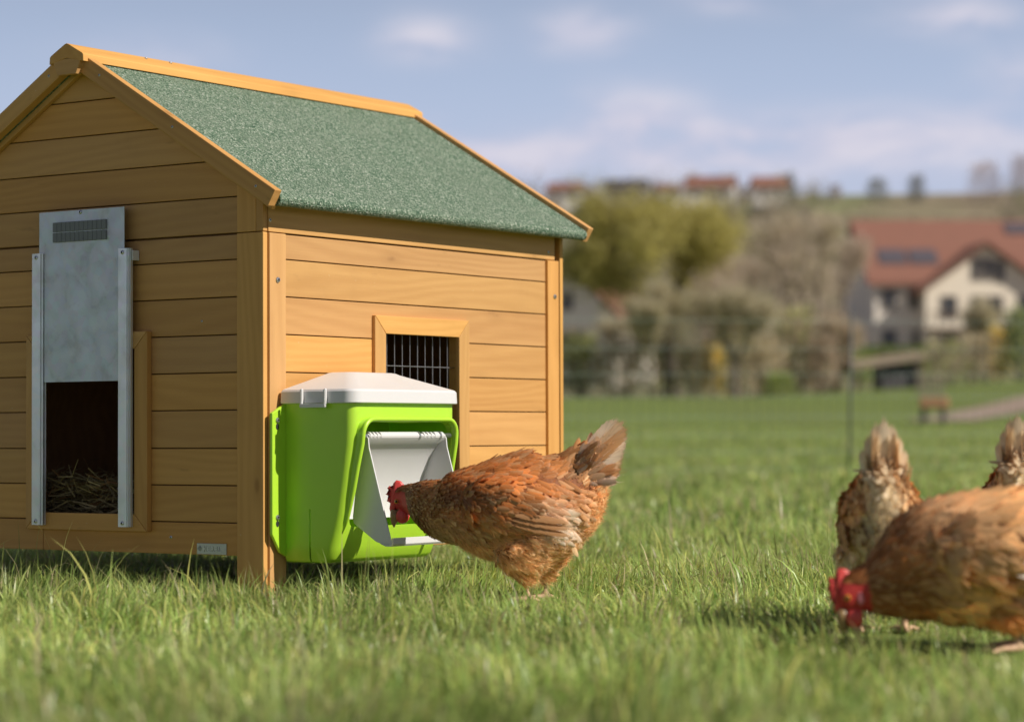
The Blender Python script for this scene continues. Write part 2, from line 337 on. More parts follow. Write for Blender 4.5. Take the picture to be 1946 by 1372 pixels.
# ------------------------------------------------------------ grass
CORN = Vector((-.47285, 4.699, 0)); COOP_M = Matrix.Translation(CORN) @ Matrix.Rotation(-TH, 4, 'Z')
def smooth_noise(x, y, sc, seed):
    r = np.random.default_rng(seed); g = r.random((64, 64)); xi = x*sc; yi = y*sc; x0 = np.floor(xi).astype(int); y0 = np.floor(yi).astype(int); fx = xi-x0; fy = yi-y0; fx = fx*fx*(3-2*fx); fy = fy*fy*(3-2*fy)
    G = lambda a, b: g[a % 64, b % 64]
    return (G(x0, y0)*(1-fx)+G(x0+1, y0)*fx)*(1-fy)+(G(x0, y0+1)*(1-fx)+G(x0+1, y0+1)*fx)*fy
def coop_local(x, y):
    dx = x-CORN.x; dy = y-CORN.y; return dx*NS.x+dy*NS.y, dx*DS.x+dy*DS.y
def grass(name, n, y0, y1, hmin, hmax, wid, rows, label, side=.45, power=2.0, fade=1e6, gain=(1.08, 1.05, .92)):
    # uniform over the strip of lawn the lens looks along, a good step wider on both sides
    k = int(n*(1.6 if fade > 1e5 else 3.2)); yy = np.sqrt(rng.random(k)*(y1*y1-y0*y0)+y0*y0); xx = (rng.random(k)-.5)*2*(yy*.225+side)
    cl = smooth_noise(xx, yy, 5.5, 1)*.6+smooth_noise(xx, yy, 17, 2)*.4; keep = rng.random(k) < (.35+cl*.9)*np.clip((fade-yy)/(fade*.5), .0, 1); xx, yy, cl = xx[keep][:n], yy[keep][:n], cl[keep][:n]; n = len(xx)
    b, a = coop_local(xx, yy); inside = (b < -.03) & (b > -.93) & (a > .03) & (a < 1.0)
    h = hmin+(hmax-hmin)*rng.random(n)**power; big = smooth_noise(xx, yy, 1.7, 7); h = h*(.50+.75*cl)*(.70+.65*big); h[inside] *= .45
    for fx_, fy_ in ((.038, 4.44), (.68, 3.42), (.55, 3.70), (.80, 3.46)): h *= 1-.74*np.exp(-((xx-fx_)**2+(yy-fy_)**2*.5)/.022)
    tall = rng.random(n) < .045; h[tall] *= rng.uniform(1.3, 2.1, tall.sum())
    dirn = smooth_noise(xx, yy, 2.3, 3)*12.6+rng.normal(0, 1.1, n); lean = np.clip(np.abs(rng.normal(.62, .45, n)), .02, 1.5); lean[tall] *= .75
    fl = rng.random(n) < .2; lean[fl] += .8
    dv = np.stack([np.cos(dirn), np.sin(dirn)], 1); face = dirn+math.pi/2+rng.normal(0, .6, n); wv = np.stack([np.cos(face), np.sin(face)], 1)
    w = wid*(.45+1.1*rng.random(n)**1.5); w[tall] *= 1.25
    ts = np.linspace(0, 1, rows); z0 = zg(xx, yy)-.004
    nv = 2*(rows-1)+1; V = np.zeros((n, nv, 3))
    for i, t in enumerate(ts):
        ang = lean*(t**1.2)*1.25; r = h*t
        px = xx+dv[:, 0]*r*np.sin(ang); py = yy+dv[:, 1]*r*np.sin(ang); pz = z0+r*np.cos(ang)
        ww = w*(1-t**1.6)*.5*(.75+.25*min(1, t*4))
        if i < rows-1:
            V[:, 2*i, 0] = px-wv[:, 0]*ww; V[:, 2*i, 1] = py-wv[:, 1]*ww; V[:, 2*i, 2] = pz
            V[:, 2*i+1, 0] = px+wv[:, 0]*ww; V[:, 2*i+1, 1] = py+wv[:, 1]*ww; V[:, 2*i+1, 2] = pz
        else: V[:, 2*i, 0] = px; V[:, 2*i, 1] = py; V[:, 2*i, 2] = pz
    tri = []
    for i in range(rows-2): tri += [(2*i, 2*i+1, 2*i+3), (2*i, 2*i+3, 2*i+2)]
    tri.append((2*rows-4, 2*rows-3, 2*rows-2)); T = (np.array(tri)[None]+np.arange(n)[:, None, None]*nv).reshape(-1, 3)
    c = np.array([.440, .510, .200])+(np.array([.200, .335, .086])-np.array([.440, .510, .200]))*rng.random((n, 1)); c = c*(.60+.75*rng.random((n, 1)))
    bl = smooth_noise(xx, yy, 3.1, 5)[:, None]; c = c*(.72+.56*bl)*np.array(gain)
    ol = rng.random(n) < .22; c[ol] = c[ol]*np.array([1.35, 1.12, 1.1])
    dry = rng.random(n) < .12; c[dry] = np.array([.52, .45, .26])*(.6+.6*rng.random((dry.sum(), 1)))
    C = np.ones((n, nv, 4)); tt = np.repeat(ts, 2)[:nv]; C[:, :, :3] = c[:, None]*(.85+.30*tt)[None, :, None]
    o = mesh_obj(name, np_mesh(name, V.reshape(-1, 3), T, C.reshape(-1, 4), smooth=True), 'grass'); o['kind'] = 'stuff'; tag(o, label, 'grass'); return o
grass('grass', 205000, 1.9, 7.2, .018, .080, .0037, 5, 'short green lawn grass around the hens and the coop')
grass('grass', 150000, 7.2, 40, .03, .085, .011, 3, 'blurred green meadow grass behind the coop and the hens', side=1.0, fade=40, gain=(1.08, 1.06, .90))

# ------------------------------------------------------------ chicken coop (local x = out of the long side, y = along it, z up; gable faces -y)
coop = empty('chicken_coop', COOP_M); tag(coop, 'small wooden chicken coop with green felt roof and metal sliding door', 'coop')
FR = COOP_M
GW, LEN, AP = .947, 1.035, -.4735
ZS = [.076, .1385, .21, .2815, .355, .427, .4995, .572, .644, .6925]
ZU = [.6945, .765, .8363, .910, .9808, 1.045]
SLOPE = .603; CS = 1/math.sqrt(1+SLOPE**2); SN = SLOPE*CS
def roof_z(x): return .756-(x-.0593)*SLOPE if x > AP else .756-((2*AP-x)-.0593)*SLOPE
g = .0011   # half the gap between planks
def plank_gable(parent, x0, x1, z0, z1, y, ux='x', T=.0115, cut=False):
    """one plank of a gable, facing -y; its ends follow the roof if cut"""
    if not cut:
        return board('plank', parent, FR, (x0, y+T, z0+g), 'x', 'z', x1-x0, z1-z0-2*g, T)
    xl0, xr0 = x0, x1
    def ext(z): return (.760-.035-z)/SLOPE+.0593
    r0 = min(x1, ext(z0)); r1 = min(x1, ext(z1-2*g)); l0 = 2*AP-r0; l1 = 2*AP-r1; l0 = max(l0, x0)
    if r1 < AP: r1 = l1 = AP; 
    hh = z1-z0-2*g; zk = .725-(x1-.0593)*SLOPE   # height at which the roof meets the plank's end
    R = [(r0-l0, 0)]+([(x1-l0, zk-z0)] if z0+.002 < zk < z1-.004 else [])+[(max(r1, AP+.002)-l0, hh)]
    Lf = [(2*AP-l0-(x+l0)+0, z) for x, z in R][::-1]; poly = R+[(x, z) for x, z in Lf]
    return board('plank', parent, FR, (l0, y+T, z0+g), 'x', 'z', 0, 0, T, poly=poly)
DX0, DX1 = -.592, -.320    # door opening
for wall, yy, door in (('front_wall', .0035, True), ('back_wall', LEN-.0125, False)):
    V = []; F = []
    def quad(x0, x1, z0, z1, y):
        i = len(V); V.extend([(x0, y, z0), (x1, y, z0), (x1, y, z1), (x0, y, z1)]); F.append((i, i+1, i+2, i+3))
    yb = yy+.0135 if door else yy-.003
    if door: quad(-.94, DX0, .08, .69, yb); quad(DX1, -.01, .08, .69, yb); quad(DX0, DX1, .48, .69, yb); quad(DX0, DX1, .08, .14, yb)
    else: quad(-.94, -.01, .08, .69, yb)
    i = len(V); V.extend([(-.94, yb, .69), (-.01, yb, .69), (AP, yb, 1.0)]); F.append((i, i+1, i+2))
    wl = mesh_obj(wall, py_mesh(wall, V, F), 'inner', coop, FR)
    for z0, z1 in zip(ZS, ZS[1:]):
        if door and z1 < .50 and z0 > .1:
            plank_gable(wl, -.885, DX0, z0, z1, yy); plank_gable(wl, DX1, -.062, z0, z1, yy)
        elif door and z0 < .1:
            board('bottom_rail', wl, FR, (-.885, yy+.0115, z0), 'x', 'z', .296, z1-z0-g, .0115); board('bottom_rail', wl, FR, (-.5875, yy+.0115, z0), 'x', 'z', .5255, z1-z0-g, .0115)
        else: plank_gable(wl, -.885, -.062, z0, z1, yy)
    for z0, z1 in zip(ZU, ZU[1:]): plank_gable(wl, -.885, -.066, z0, z1, yy, cut=True)
    if door: fw = wl
# long side walls
WA0, WA1 = .361, .644
sw = mesh_obj('side_wall', py_mesh('side_wall', [(-.0135, y, z) for y, z in [(.02, .08), (WA0, .08), (WA0, .74), (.02, .74), (WA1, .08), (1.02, .08), (1.02, .74), (WA1, .74), (WA0, .52), (WA1, .52), (WA0, .17), (WA1, .17)]], [(0, 1, 2, 3), (4, 5, 6, 7), (8, 9, 7, 2), (1, 4, 11, 10)]), 'inner', coop, FR)
for z0, z1 in zip(ZS, ZS[1:]):
    h = z1-z0-2*g
    if .2 < z0 < .45:
        board('plank', sw, FR, (-.0115, .0677-.012, z0+g), 'y', 'z', WA0-.0557, h, .0115); board('plank', sw, FR, (-.0115, WA1, z0+g), 'y', 'z', .984-WA1, h, .0115)
    elif .45 < z0 < .52:
        L = .984-.0557; n0 = .515-z0
        board('plank', sw, FR, (-.0115, .0557, z0+g), 'y', 'z', 0, 0, .0115, poly=[(0, 0), (WA0-.0557, 0), (WA0-.0557, n0), (WA1-.0557, n0), (WA1-.0557, 0), (L, 0), (L, h), (0, h)])
    else: board('plank', sw, FR, (-.0115, .0557, z0+g), 'y', 'z', .984-.0557, h, .0115)
tb = board('eave_board', coop, FR, (-.010, .0128, .6945), 'y', 'z', .985, .062, .0125)
screw(tb, FR, (.0028, .0165, .7165), (1, 0, 0), .0036); screw(tb, FR, (.0028, .972, .7105), (1, 0, 0), .0033)
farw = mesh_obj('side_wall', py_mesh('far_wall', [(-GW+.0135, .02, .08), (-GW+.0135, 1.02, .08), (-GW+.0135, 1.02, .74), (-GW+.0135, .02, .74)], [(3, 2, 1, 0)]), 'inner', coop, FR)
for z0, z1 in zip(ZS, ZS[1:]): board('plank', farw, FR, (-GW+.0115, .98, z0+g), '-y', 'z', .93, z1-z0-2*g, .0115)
# corner posts and battens
def post(name, x0, x1, y0, z0, z1, T, face='-y'):
    if face == '-y': return board(name, coop, FR, (x1, y0+T, z0), 'z', '-x', z1-z0, x1-x0, T, bev=.0018)
    return board(name, coop, FR, (y0, x1, z0), 'z', '-y', z1-z0, x1-x0, T, bev=.0018) if False else board(name, coop, FR, (y0, x0, z0), 'z', 'y', z1-z0, x1-x0, -T, bev=.0018)
def vert_board(name, O, wdir, z1, wid, T, poly=None):
    """upright board: grain along z; O is its lower back corner"""
    return board(name, coop, FR, O, 'z', wdir, z1-O[2], wid, T, bev=.0018, poly=poly)
# uz = z x wdir ; wdir '-x' gives uz = -y (gable face), wdir 'y' gives uz = -x (inwards), wdir '-y' gives uz = +x (side face)
vert_board('corner_post', (0, .0125, -.01), '-x', .6935, .0665, .0125)
vert_board('corner_post', (-.0185, .0125, .6950), '-x', 0, 0, .0125, poly=[(0, 0), (.077, 0), (.077+.0475*SLOPE, .0475), (0, .0475)])
vert_board('corner_post', (0, .0125, .6950), '-x', 0, 0, .0122, poly=[(0, 0), (.064, 0), (.064+.018*SLOPE, .018), (0, .018)])
vert_board('corner_post', (-GW+.0665, .0125, -.01), '-x', .6935, .0665, .0125)
vert_board('corner_post', (-GW+.0665, .0125, .6950), '-x', 0, 0, .0125, poly=[(0, 0), (.064+.0665*SLOPE, 0), (.064, .0665), (0, .0665)])
vert_board('corner_post', (0, LEN, -.01), '-x', .752, .0665, .0125); vert_board('corner_post', (-GW+.0665, LEN, -.01), '-x', .752, .0665, .0125)
b1 = vert_board('batten', (-.006, .0617, -.01), '-y', .6925, .0485, .011)
b2 = vert_board('batten', (-.004, 1.0075, -.01), '-y', .6925, .0440, .011)
screw(b1, FR, (.0051, .0365, .603), (1, 0, 0), .0056); screw(b2, FR, (.0071, .990, .6125), (1, 0, 0), .0052)
vert_board('batten', (-.030, 1.0160, .6945), '-y', .752, .030, .010)
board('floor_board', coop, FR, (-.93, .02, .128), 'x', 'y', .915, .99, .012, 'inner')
for x in (-.93, -.03): board('sill_rail', coop, FR, (x, .02, .085), 'y', 'z', .99, .045, .014, 'inner')
sb = board('bottom_rail', coop, FR, (-.0105, .0685, .078), 'y', 'z', .90, .055, .0128)
# roof panels, rounded at the eave
def roof_panel(sign):
    ex, t, r = .0600, .024, .012
    pts = [(AP+.002, roof_z(AP+.002))]
    cx_, cz = ex-.004*CS, roof_z(ex)+.002
    c = Vector((ex-SN*r-CS*r, roof_z(ex-CS*r)-r*CS, 0))
    pts.append((c.x+SN*r, c.y+CS*r))
    for k in range(1, 8):
        an = math.pi/2-math.atan(SLOPE)-k*math.pi/8; pts.append((c.x+r*math.cos(an), c.y+r*math.sin(an)))
    pts.append((c.x-SN*r, c.y-CS*r)); pts.append((AP+.002, roof_z(AP+.002)-.029))
    if sign < 0: pts = [(2*AP-x, z) for x, z in pts][::-1]
    n = len(pts); V = [(x, -.0145, z) for x, z in pts]+[(x, LEN+.0145, z) for x, z in pts]
    F = [tuple(range(n)), tuple(range(2*n-1, n-1, -1))]+[(i, i+n, (i+1) % n+n, (i+1) % n) for i in range(n)]
    me = py_mesh('roof_panel', V, F); bm = bmesh.new(); bm.from_mesh(me); bmesh.ops.recalc_face_normals(bm, faces=bm.faces); bm.to_mesh(me); bm.free()
    me.materials.append(M['felt']); return link(bpy.data.objects.new('roof_panel', me), coop, FR)
roof_panel(1); roof_panel(-1)
# barge boards, rafters, ridge
def slope_board(name, side, x_top, x_bot, ztop_off, wid, y_back, T, mat='wood'):
    zt = lambda x: .767-(x-.0593)*SLOPE+ztop_off
    L = (x_bot-x_top)/CS
    if side > 0:   # runs down to the right when seen from the front
        O = Vector((x_top, y_back, zt(x_top))); ux = Vector((CS, 0, -SN)); uy = Vector((SN, 0, CS)); O -= uy*wid
    else:
        O = Vector((2*AP-x_bot, y_back, zt(x_bot))); ux = Vector((CS, 0, SN)); uy = Vector((-SN, 0, CS)); O -= uy*wid
    return board(name, coop, FR, O, ux, uy, L, wid, T, mat, bev=.0016)
for yb in (-.0152, LEN+.0362):
    for s in (1, -1):
        bb = slope_board('barge_board', s, -.4315, .0593, 0, .0345, yb, .0200)
        if yb < 0:
            for xx in ((-.395, -.20, .012) if s > 0 else (-.535, -.72, -.93)):
                xr = xx if s > 0 else 2*AP-xx
                z = .767-(xr-.0593)*SLOPE-.019
                screw(bb, FR, (xx, yb-.0198, z), (0, -1, 0), .0028)
for s in (1, -1): 
    slope_board('rafter', s, -.46, .040, -.022, .026, .0025, .012)
    slope_board('barge_lip', s, -.4315, .0435, -.0335, .0045, -.0090, .0060)
    slope_board('barge_lip', s, -.4315, .0435, -.0335, .0045, LEN+.0160, .0060)
capP = [(AP-.0475, 1.052), (AP-.0465, 1.066), (AP-.043, 1.0695), (AP-.006, 1.0895), (AP, 1.0915), (AP+.006, 1.0895), (AP+.043, 1.0695), (AP+.0465, 1.066), (AP+.0475, 1.052), (AP, 1.062)]
capL = LEN+.095
me = prism([(-x, z) for x, z in capP][::-1], capL, .0006, 1, 'ridge_cap')   # built along its own z, turned so that it runs along the ridge
bm = bmesh.new(); bm.from_mesh(me); bm.transform(Matrix(((0, 0, 1, 0), (1, 0, 0, 0), (0, 1, 0, 0), (0, 0, 0, 1)))); bm.to_mesh(me); bm.free(); me.materials.append(M['wood'])
rc = link(bpy.data.objects.new('ridge_cap', me), coop, FR, basis((0, -.048, 0), 'y', '-x') @ Matrix(((1, 0, 0, 0), (0, 1, 0, 0), (0, 0, 1, 0), (0, 0, 0, 1))))
gb = board('gable_block', coop, FR, (AP-.0475, -.034, 1.0285), 'x', 'z', 0, 0, .0135, poly=[(.022, 0), (.073, 0), (.086, .0275), (.0475, .0325), (.009, .0275)])
for yq, xo in ((.17, .012), (.245, .012), (.19, -.016)): screw(rc, FR, (AP+xo, yq, 1.0865 if xo > 0 else 1.084), (xo*20, 0, 1), .0034)
# door trim (mitred), guide rails, plate
def trim(parent_name, frame_axis, u0, u1, z0, z1, w, T, off, sides='blrt'):
    out = []
    for s in sides:
        P = {'b': [(u0, z0), (u1, z0), (u1-w, z0+w), (u0+w, z0+w)], 't': [(u0+w, z1-w), (u1-w, z1-w), (u1, z1), (u0, z1)], 'l': [(u0, z0), (u0+w, z0+w), (u0+w, z1-w), (u0, z1)], 'r': [(u1-w, z0+w), (u1, z0), (u1, z1), (u1-w, z1-w)]}[s]
        cxx = sum(p[0] for p in P)/4; czz = sum(p[1] for p in P)/4; k = .997
        P = [(cxx+(p[0]-cxx)*k, czz+(p[1]-czz)*(k if s in 'lr' else .985)) for p in P]
        if frame_axis == 'gable':
            if s in 'bt': o = board(parent_name, coop, FR, (0, off, 0), 'x', 'z', 0, 0, T, poly=P, bev=.0015)
            else: o = board(parent_name, coop, FR, (0, off, 0), 'z', '-x', 0, 0, T, poly=[(z, -u) for u, z in P][::-1], bev=.0015)
        else:
            if s in 'bt': o = board(parent_name, coop, FR, (off, 0, 0), 'y', 'z', 0, 0, T, poly=P, bev=.0015)
            else: o = board(parent_name, coop, FR, (off, 0, 0), 'z', '-y', 0, 0, T, poly=[(z, -u) for u, z in P][::-1], bev=.0015)
        out.append(o)
    return out
trim('door_trim', 'gable', -.6240, -.2895, .118, .512, .0345, .0135, .0030)
trim('window_trim', 'side', .3360, .6615, .135, .547, .0365, .0100, -.0015)
board('window_stop', coop, FR, (-.030, .640, .18), 'y', 'z', .010, .34, .020, 'wood')
def bx(x0, x1, y0, y1, z0, z1, bev=.0006, name='box'):
    bm = bmesh.new(); bmesh.ops.create_cube(bm, size=1)
    for v in bm.verts: v.co = Vector(((x0+x1)/2+v.co.x*(x1-x0), (y0+y1)/2+v.co.y*(y1-y0), (z0+z1)/2+v.co.z*(z1-z0)))
    if bev: bmesh.ops.bevel(bm, geom=bm.edges[:], offset=bev, segments=2, affect='EDGES', clamp_overlap=True)
    return bm_mesh(name, bm)
plate = mesh_obj('sliding_door', bx(-.5795, -.3440, -.0175, -.0158, .4150, .7590, .0003), 'zinc', coop, FR); plate['label'] = 'galvanised metal sliding door plate, half raised'
def channel(x0, x1, zb, zt):
    # folded aluminium strip: back flange, web and front lip
    P = [(x0, -.0125), (x1, -.0125), (x1, -.0150), (x0+.004, -.0150), (x0+.004, -.0195), (x1, -.0195), (x1, -.0215), (x0, -.0215)]
    return P
for x0, x1, inner in ((-.5940, -.5660, 1), (-.3550, -.3270, 0)):
    if inner: P = [(x0, -.0110), (x0, -.0230), (x1-.005, -.0230), (x1-.005, -.0205), (x1, -.0200), (x1, -.0185), (x0+.006, -.0185), (x0+.006, -.0148), (x1, -.0148), (x1, -.0110)]
    else: P = [(x0, -.0205), (x0, -.0230), (x1-.0055, -.0230), (x1-.0055, -.0212), (x1-.0022, -.0212), (x1-.0022, -.0175), (x1, -.0175), (x1, -.0110), (x0, -.0110), (x0, -.0148), (x1-.008, -.0148), (x1-.008, -.0185), (x0, -.0185)]
    me = prism(P, .549, 0, 1, 'guide_rail'); bm = bmesh.new(); bm.from_mesh(me); bmesh.ops.translate(bm, verts=bm.verts, vec=(0, 0, .127)); bmesh.ops.recalc_face_normals(bm, faces=bm.faces); bm.to_mesh(me); bm.free()
    rl = mesh_obj('guide_rail', me, 'alu', plate, FR)
    xs = x0+.011
    for z in (.668, .1345): screw(plate, FR, (xs, -.0228, z), (0, -1, 0), .0042)
screw(plate, FR, (-.4640, -.0174, .7545), (0, -1, 0), .0040)
mesh_obj('bracket', bx(-.3265, -.3225, -.0160, .003, .652, .672, .0008), 'white', plate, FR)
for z in (.7175, .6965):
    V = []; bm = bmesh.new()
    for k in range(12):
        x0 = -.5385+k*.0123
        t = bmesh.ops.create_cube(bm, size=1)['verts']
        for v in t: v.co = Vector((x0+.0061+v.co.x*.0117, -.0192+v.co.y*.0036, z+.0095+v.co.z*.0190))
    bmesh.ops.bevel(bm, geom=bm.edges[:], offset=.0005, segments=1, affect='EDGES')
    mesh_obj('ribbed_strip', bm_mesh('ribbed_strip', bm), 'magnet', plate, FR)
# window wires
wg = mesh_obj('window_grille', tube_mesh('grille_top', [(-.0175, .362, .5135), (-.0175, .643, .5135)], .0012, 6), 'wire', coop, FR)
for k in range(10):
    y = .381+k*.0262; mesh_obj('wire', CACHE.setdefault('wirev', tube_mesh('wire', [(0, 0, .185), (0, 0, .515)], .00085, 6)), 'wire', wg, FR, Matrix.Translation((-.0175, y, 0)))
for k in range(5): mesh_obj('wire', CACHE.setdefault('wireh', tube_mesh('wire', [(0, .362, 0), (0, .643, 0)], .00085, 6)), 'wire', wg, FR, Matrix.Translation((-.0158, 0, .4470-k*.0655)))
# name plate with raised letters
npm = M['plate'] = plain('plate_metal', (.50, .52, .45), .42, .6, .08, 200, .1)
npl = mesh_obj('name_plate', prism([(-.1700, .0772), (-.0945, .0772), (-.0945, .0982), (-.1700, .0982)], .0016, .0005, 2, 'name_plate'), 'plate', coop, FR, basis((0, .0033, 0), 'x', 'z'))
def text_mesh(s, size, depth):
    cu = bpy.data.curves.new('lettering', 'FONT'); cu.body = s; cu.size = size; cu.extrude = depth; cu.bevel_depth = .00012; cu.space_character = 1.12
    o = bpy.data.objects.new('tmp', cu); COL.objects.link(o); dg = bpy.context.evaluated_depsgraph_get(); dg.update()
    me = bpy.data.meshes.new_from_object(o.evaluated_get(dg)); bpy.data.objects.remove(o); me.materials.clear(); return me
M['plate2'] = plain('plate_letter_metal', (.60, .62, .56), .35, .6, .05, 200)
mesh_obj('lettering', text_mesh('KERBL', .0150, .0007), 'plate2', npl, FR, basis((-.1530, .0014, .0823), 'x', 'z'))
mesh_obj('emblem', tube_mesh('emblem', [(-.1665, .0012, .0890), (-.1622, .0012, .0935), (-.1578, .0012, .0890), (-.1600, .0012, .0855), (-.1622, .0012, .0832), (-.1644, .0012, .0855)], .0007, 6, True), 'plate2', npl, FR)
mesh_obj('emblem', tube_mesh('emblem_leaf', [(-.1622, .0010, .0850), (-.1622, .0010, .0885), (-.1640, .0010, .0905), (-.1622, .0010, .0890), (-.1604, .0010, .0905)], .0006, 6), 'plate2', npl, FR)
for x in (-.1675, -.0968): screw(npl, FR, (x, .0016, .0878), (0, -1, 0), .0013)
screw(fw, FR, (-.2385, .0036, .1080), (0, -1, 0), .0032); screw(fw, FR, (-.158, .0032, .5275), (0, -1, 0), .0022)
# straw heaped on the coop floor behind the door
def straw(n):
    x = rng.uniform(-.9, -.05, n); y = .028+np.abs(rng.normal(0, .17, n)); y = np.clip(y, .03, .95); z = .145+rng.random(n)**1.3*.052*(1+.8*smooth_noise(x, y, 9, 11)); a = rng.uniform(0, 6.28, n); t = rng.normal(0, .35, n); L = rng.uniform(.02, .09, n)
    d = np.stack([np.cos(a)*np.cos(t), np.sin(a)*np.cos(t), np.sin(t)], 1); p = np.stack([x, y, z], 1); s = np.cross(d, rng.normal(0, 1, (n, 3))); s /= np.linalg.norm(s, axis=1)[:, None]; w = rng.uniform(.0006, .0018, n)[:, None]
    e = p+d*L[:, None]; e[:, 1] = np.clip(e[:, 1], .022, 1.0); e[:, 0] = np.clip(e[:, 0], -.92, -.03); e[:, 2] = np.maximum(e[:, 2], .142)
    V = np.stack([p-s*w, p+s*w, e+s*w*.7, e-s*w*.7], 1).reshape(-1, 3); T = (np.array([[0, 1, 2], [0, 2, 3]])[None]+4*np.arange(n)[:, None, None]).reshape(-1, 3)
    c = np.ones((n, 4, 4)); base = np.array([.42, .32, .15])*(.5+.7*rng.random((n, 1))); k = rng.random(n) < .15; base[k] = np.array([.30, .15, .05]); c[:, :, :3] = base[:, None]
    return np_mesh('straw_bedding', V, T, c.reshape(-1, 4))
o = mesh_obj('straw_bedding', straw(3800), 'straw', None, I4, FR); o['kind'] = 'stuff'; tag(o, 'loose dry straw bedding seen through the open coop door', 'straw')

# ------------------------------------------------------------ feeder screwed to the long side
FO = Matrix.Translation((.1, .21, .066)); feeder = empty('poultry_feeder', COOP_M @ FO); tag(feeder, 'lime green plastic poultry feeder with white lid mounted on the coop side', 'feeder')
def rrect(b0, b1, a0, a1, r, n=6, back_r=.003):
    """outline in (b, a): rounded on the outer (large b) corners"""
    out = []
    for cb, ca, rr, st in ((b1-r, a1-r, r, 0), (b0+back_r, a1-back_r, back_r, 90), (b0+back_r, a0+back_r, back_r, 180), (b1-r, a0+r, r, 270)):
        for k in range(n+1): an = rad(st+90*k/n); out.append((cb+rr*math.cos(an), ca+rr*math.sin(an)))
    return out
def loft(secs, name):
    """secs: list of (z, outline in (x, y))"""
    V = []; F = []; n = len(secs[0][1])
    for z, o in secs: V += [(x, y, z) for x, y in o]
    for i in range(len(secs)-1):
        for j in range(n): F.append((i*n+j, i*n+(j+1) % n, (i+1)*n+(j+1) % n, (i+1)*n+j))
    F.append(tuple(range(n-1, -1, -1))); F.append(tuple(range((len(secs)-1)*n, len(secs)*n))); return py_mesh(name, V, F)
prof = [(.064, .112, .054, .365), (.0665, .120, .0495, .3695), (.073, .127, .0465, .3725), (.095, .136, .0450, .374), (.130, .149, .045, .374), (.160, .157, .045, .374), (.220, .168, .045, .374), (.290, .1785, .045, .374), (.320, .180, .045, .374), (.3670, .180, .045, .374)]
outer = loft([(z, rrect(.014, b, a0, a1, .017)) for z, b, a0, a1 in prof], 'feeder_body')
inner_ = loft([(z+(.006 if i == 0 else .003 if i == 1 else 0), rrect(.018, b-.004, a0+.004, a1-.004, .013)) for i, (z, b, a0, a1) in enumerate(prof)][:-1]+[(.363, rrect(.018, .176, .049,   .370, .013))], 'inner')
ob = mesh_obj('body', outer, 'lime', feeder, FR); tmp = []
def cutter(me):
    c = mesh_obj('cutter', me, 'lime'); c.matrix_basis = FR; tmp.append(c); m_ = ob.modifiers.new('b', 'BOOLEAN'); m_.object = c; m_.operation = 'DIFFERENCE'; m_.solver = 'EXACT'
cutter(inner_)
op = []   # opening outline in (a, z)
for ca, cz, r, st in ((.338, .306, .024, 0), (.092, .306, .024, 90), (.086, .150, .018, 180), (.344, .150, .018, 270)):
    for k in range(7): an = rad(st+90*k/6); op.append((ca+r*math.cos(an), cz+r*math.sin(an)))
me = py_mesh('cut', [(.112, a, z) for a, z in op]+[(.22, a, z) for a, z in op], [tuple(range(28)), tuple(range(55, 27, -1))]+[(i, i+28, (i+1) % 28+28, (i+1) % 28) for i in range(28)])
bm = bmesh.new(); bm.from_mesh(me); bmesh.ops.recalc_face_normals(bm, faces=bm.faces); bm.to_mesh(me); bm.free(); cutter(me)
cutter(bx(.0745, .0785, .040, .060, .055, .166, 0))
bpy.context.view_layer.update(); apply_mods(ob)
for c in tmp: bpy.data.objects.remove(c)
ob.data.materials.clear(); ob.data.materials.append(M['lime']); ob.data.polygons.foreach_set('use_smooth', [True]*len(ob.data.polygons))
ob.data.set_sharp_from_angle(angle=rad(35))
def front_b(z): return float(np.interp(z, [p[0] for p in prof], [p[1] for p in prof]))
rimp = [(.058, .118), (.058, .15), (.058, .20), (.058, .25), (.060, .29)]+[(.090-.030*math.cos(rad(t)), .306+.030*math.sin(rad(t))) for t in range(0, 91, 15)]+[(.15, .336), (.22, .336), (.28, .336)]+[(.338+.030*math.sin(rad(t)), .306+.030*math.cos(rad(t))) for t in range(0, 91, 15)]+[(.368, .29), (.368, .25), (.368, .20), (.368, .15), (.368, .118)]
def rim_b(a, z): 
    hood = float(np.interp(z, [.11, .14, .212, .275, .336], [-.004, .003, .008, .012, .016])); return front_b(z)+hood*(1-.55*(a-.058)/.31)
rim = [(rim_b(a, z), a, z) for a, z in rimp]
V = []; F = []; nr = len(rim)   # hood: a band from the body out to the lip, inside and outside
for (b, a, z), (a2, z2) in zip(rim, rimp):
    ca_, cz_ = (.213-a)*.05, (.22-z)*.05; L_ = math.hypot(.213-a, .22-z); ia, iz = (.213-a)/L_*.0045, (.22-z)/L_*.0045
    V += [(front_b(z)-.012, a-ia*.6, z-iz*.6), (b, a-ia*.6, z-iz*.6), (b, a+ia, z+iz), (front_b(z)-.012, a+ia*1.6, z+iz*1.6)]
for k in range(nr-1):
    for q in range(3): F.append((4*k+q, 4*k+q+1, 4*k+q+5, 4*k+q+4))
hood = mesh_obj('opening_hood', py_mesh('opening_hood', V, F), 'lime', feeder, FR, smooth=True); hood.data.set_sharp_from_angle(angle=rad(50))
mesh_obj('opening_rim', tube_mesh('opening_rim', rim, [.0012, .0035]+[.0046]*(len(rim)-4)+[.0035, .0012], 10), 'lime', feeder, FR, smooth=True)
fl = mesh_obj('mounting_flange', prism([(.0060, .1180), (.0300, .0830), (.055, .0720), (.36, .0720), (.40, .110), (.40, .345), (.372, .3665), (.0450, .3665), (.0060, .3480)], .0075, .002, 2, 'mounting_flange'), 'lime', feeder, FR, basis((.0098, 0, 0), 'y', 'z'))
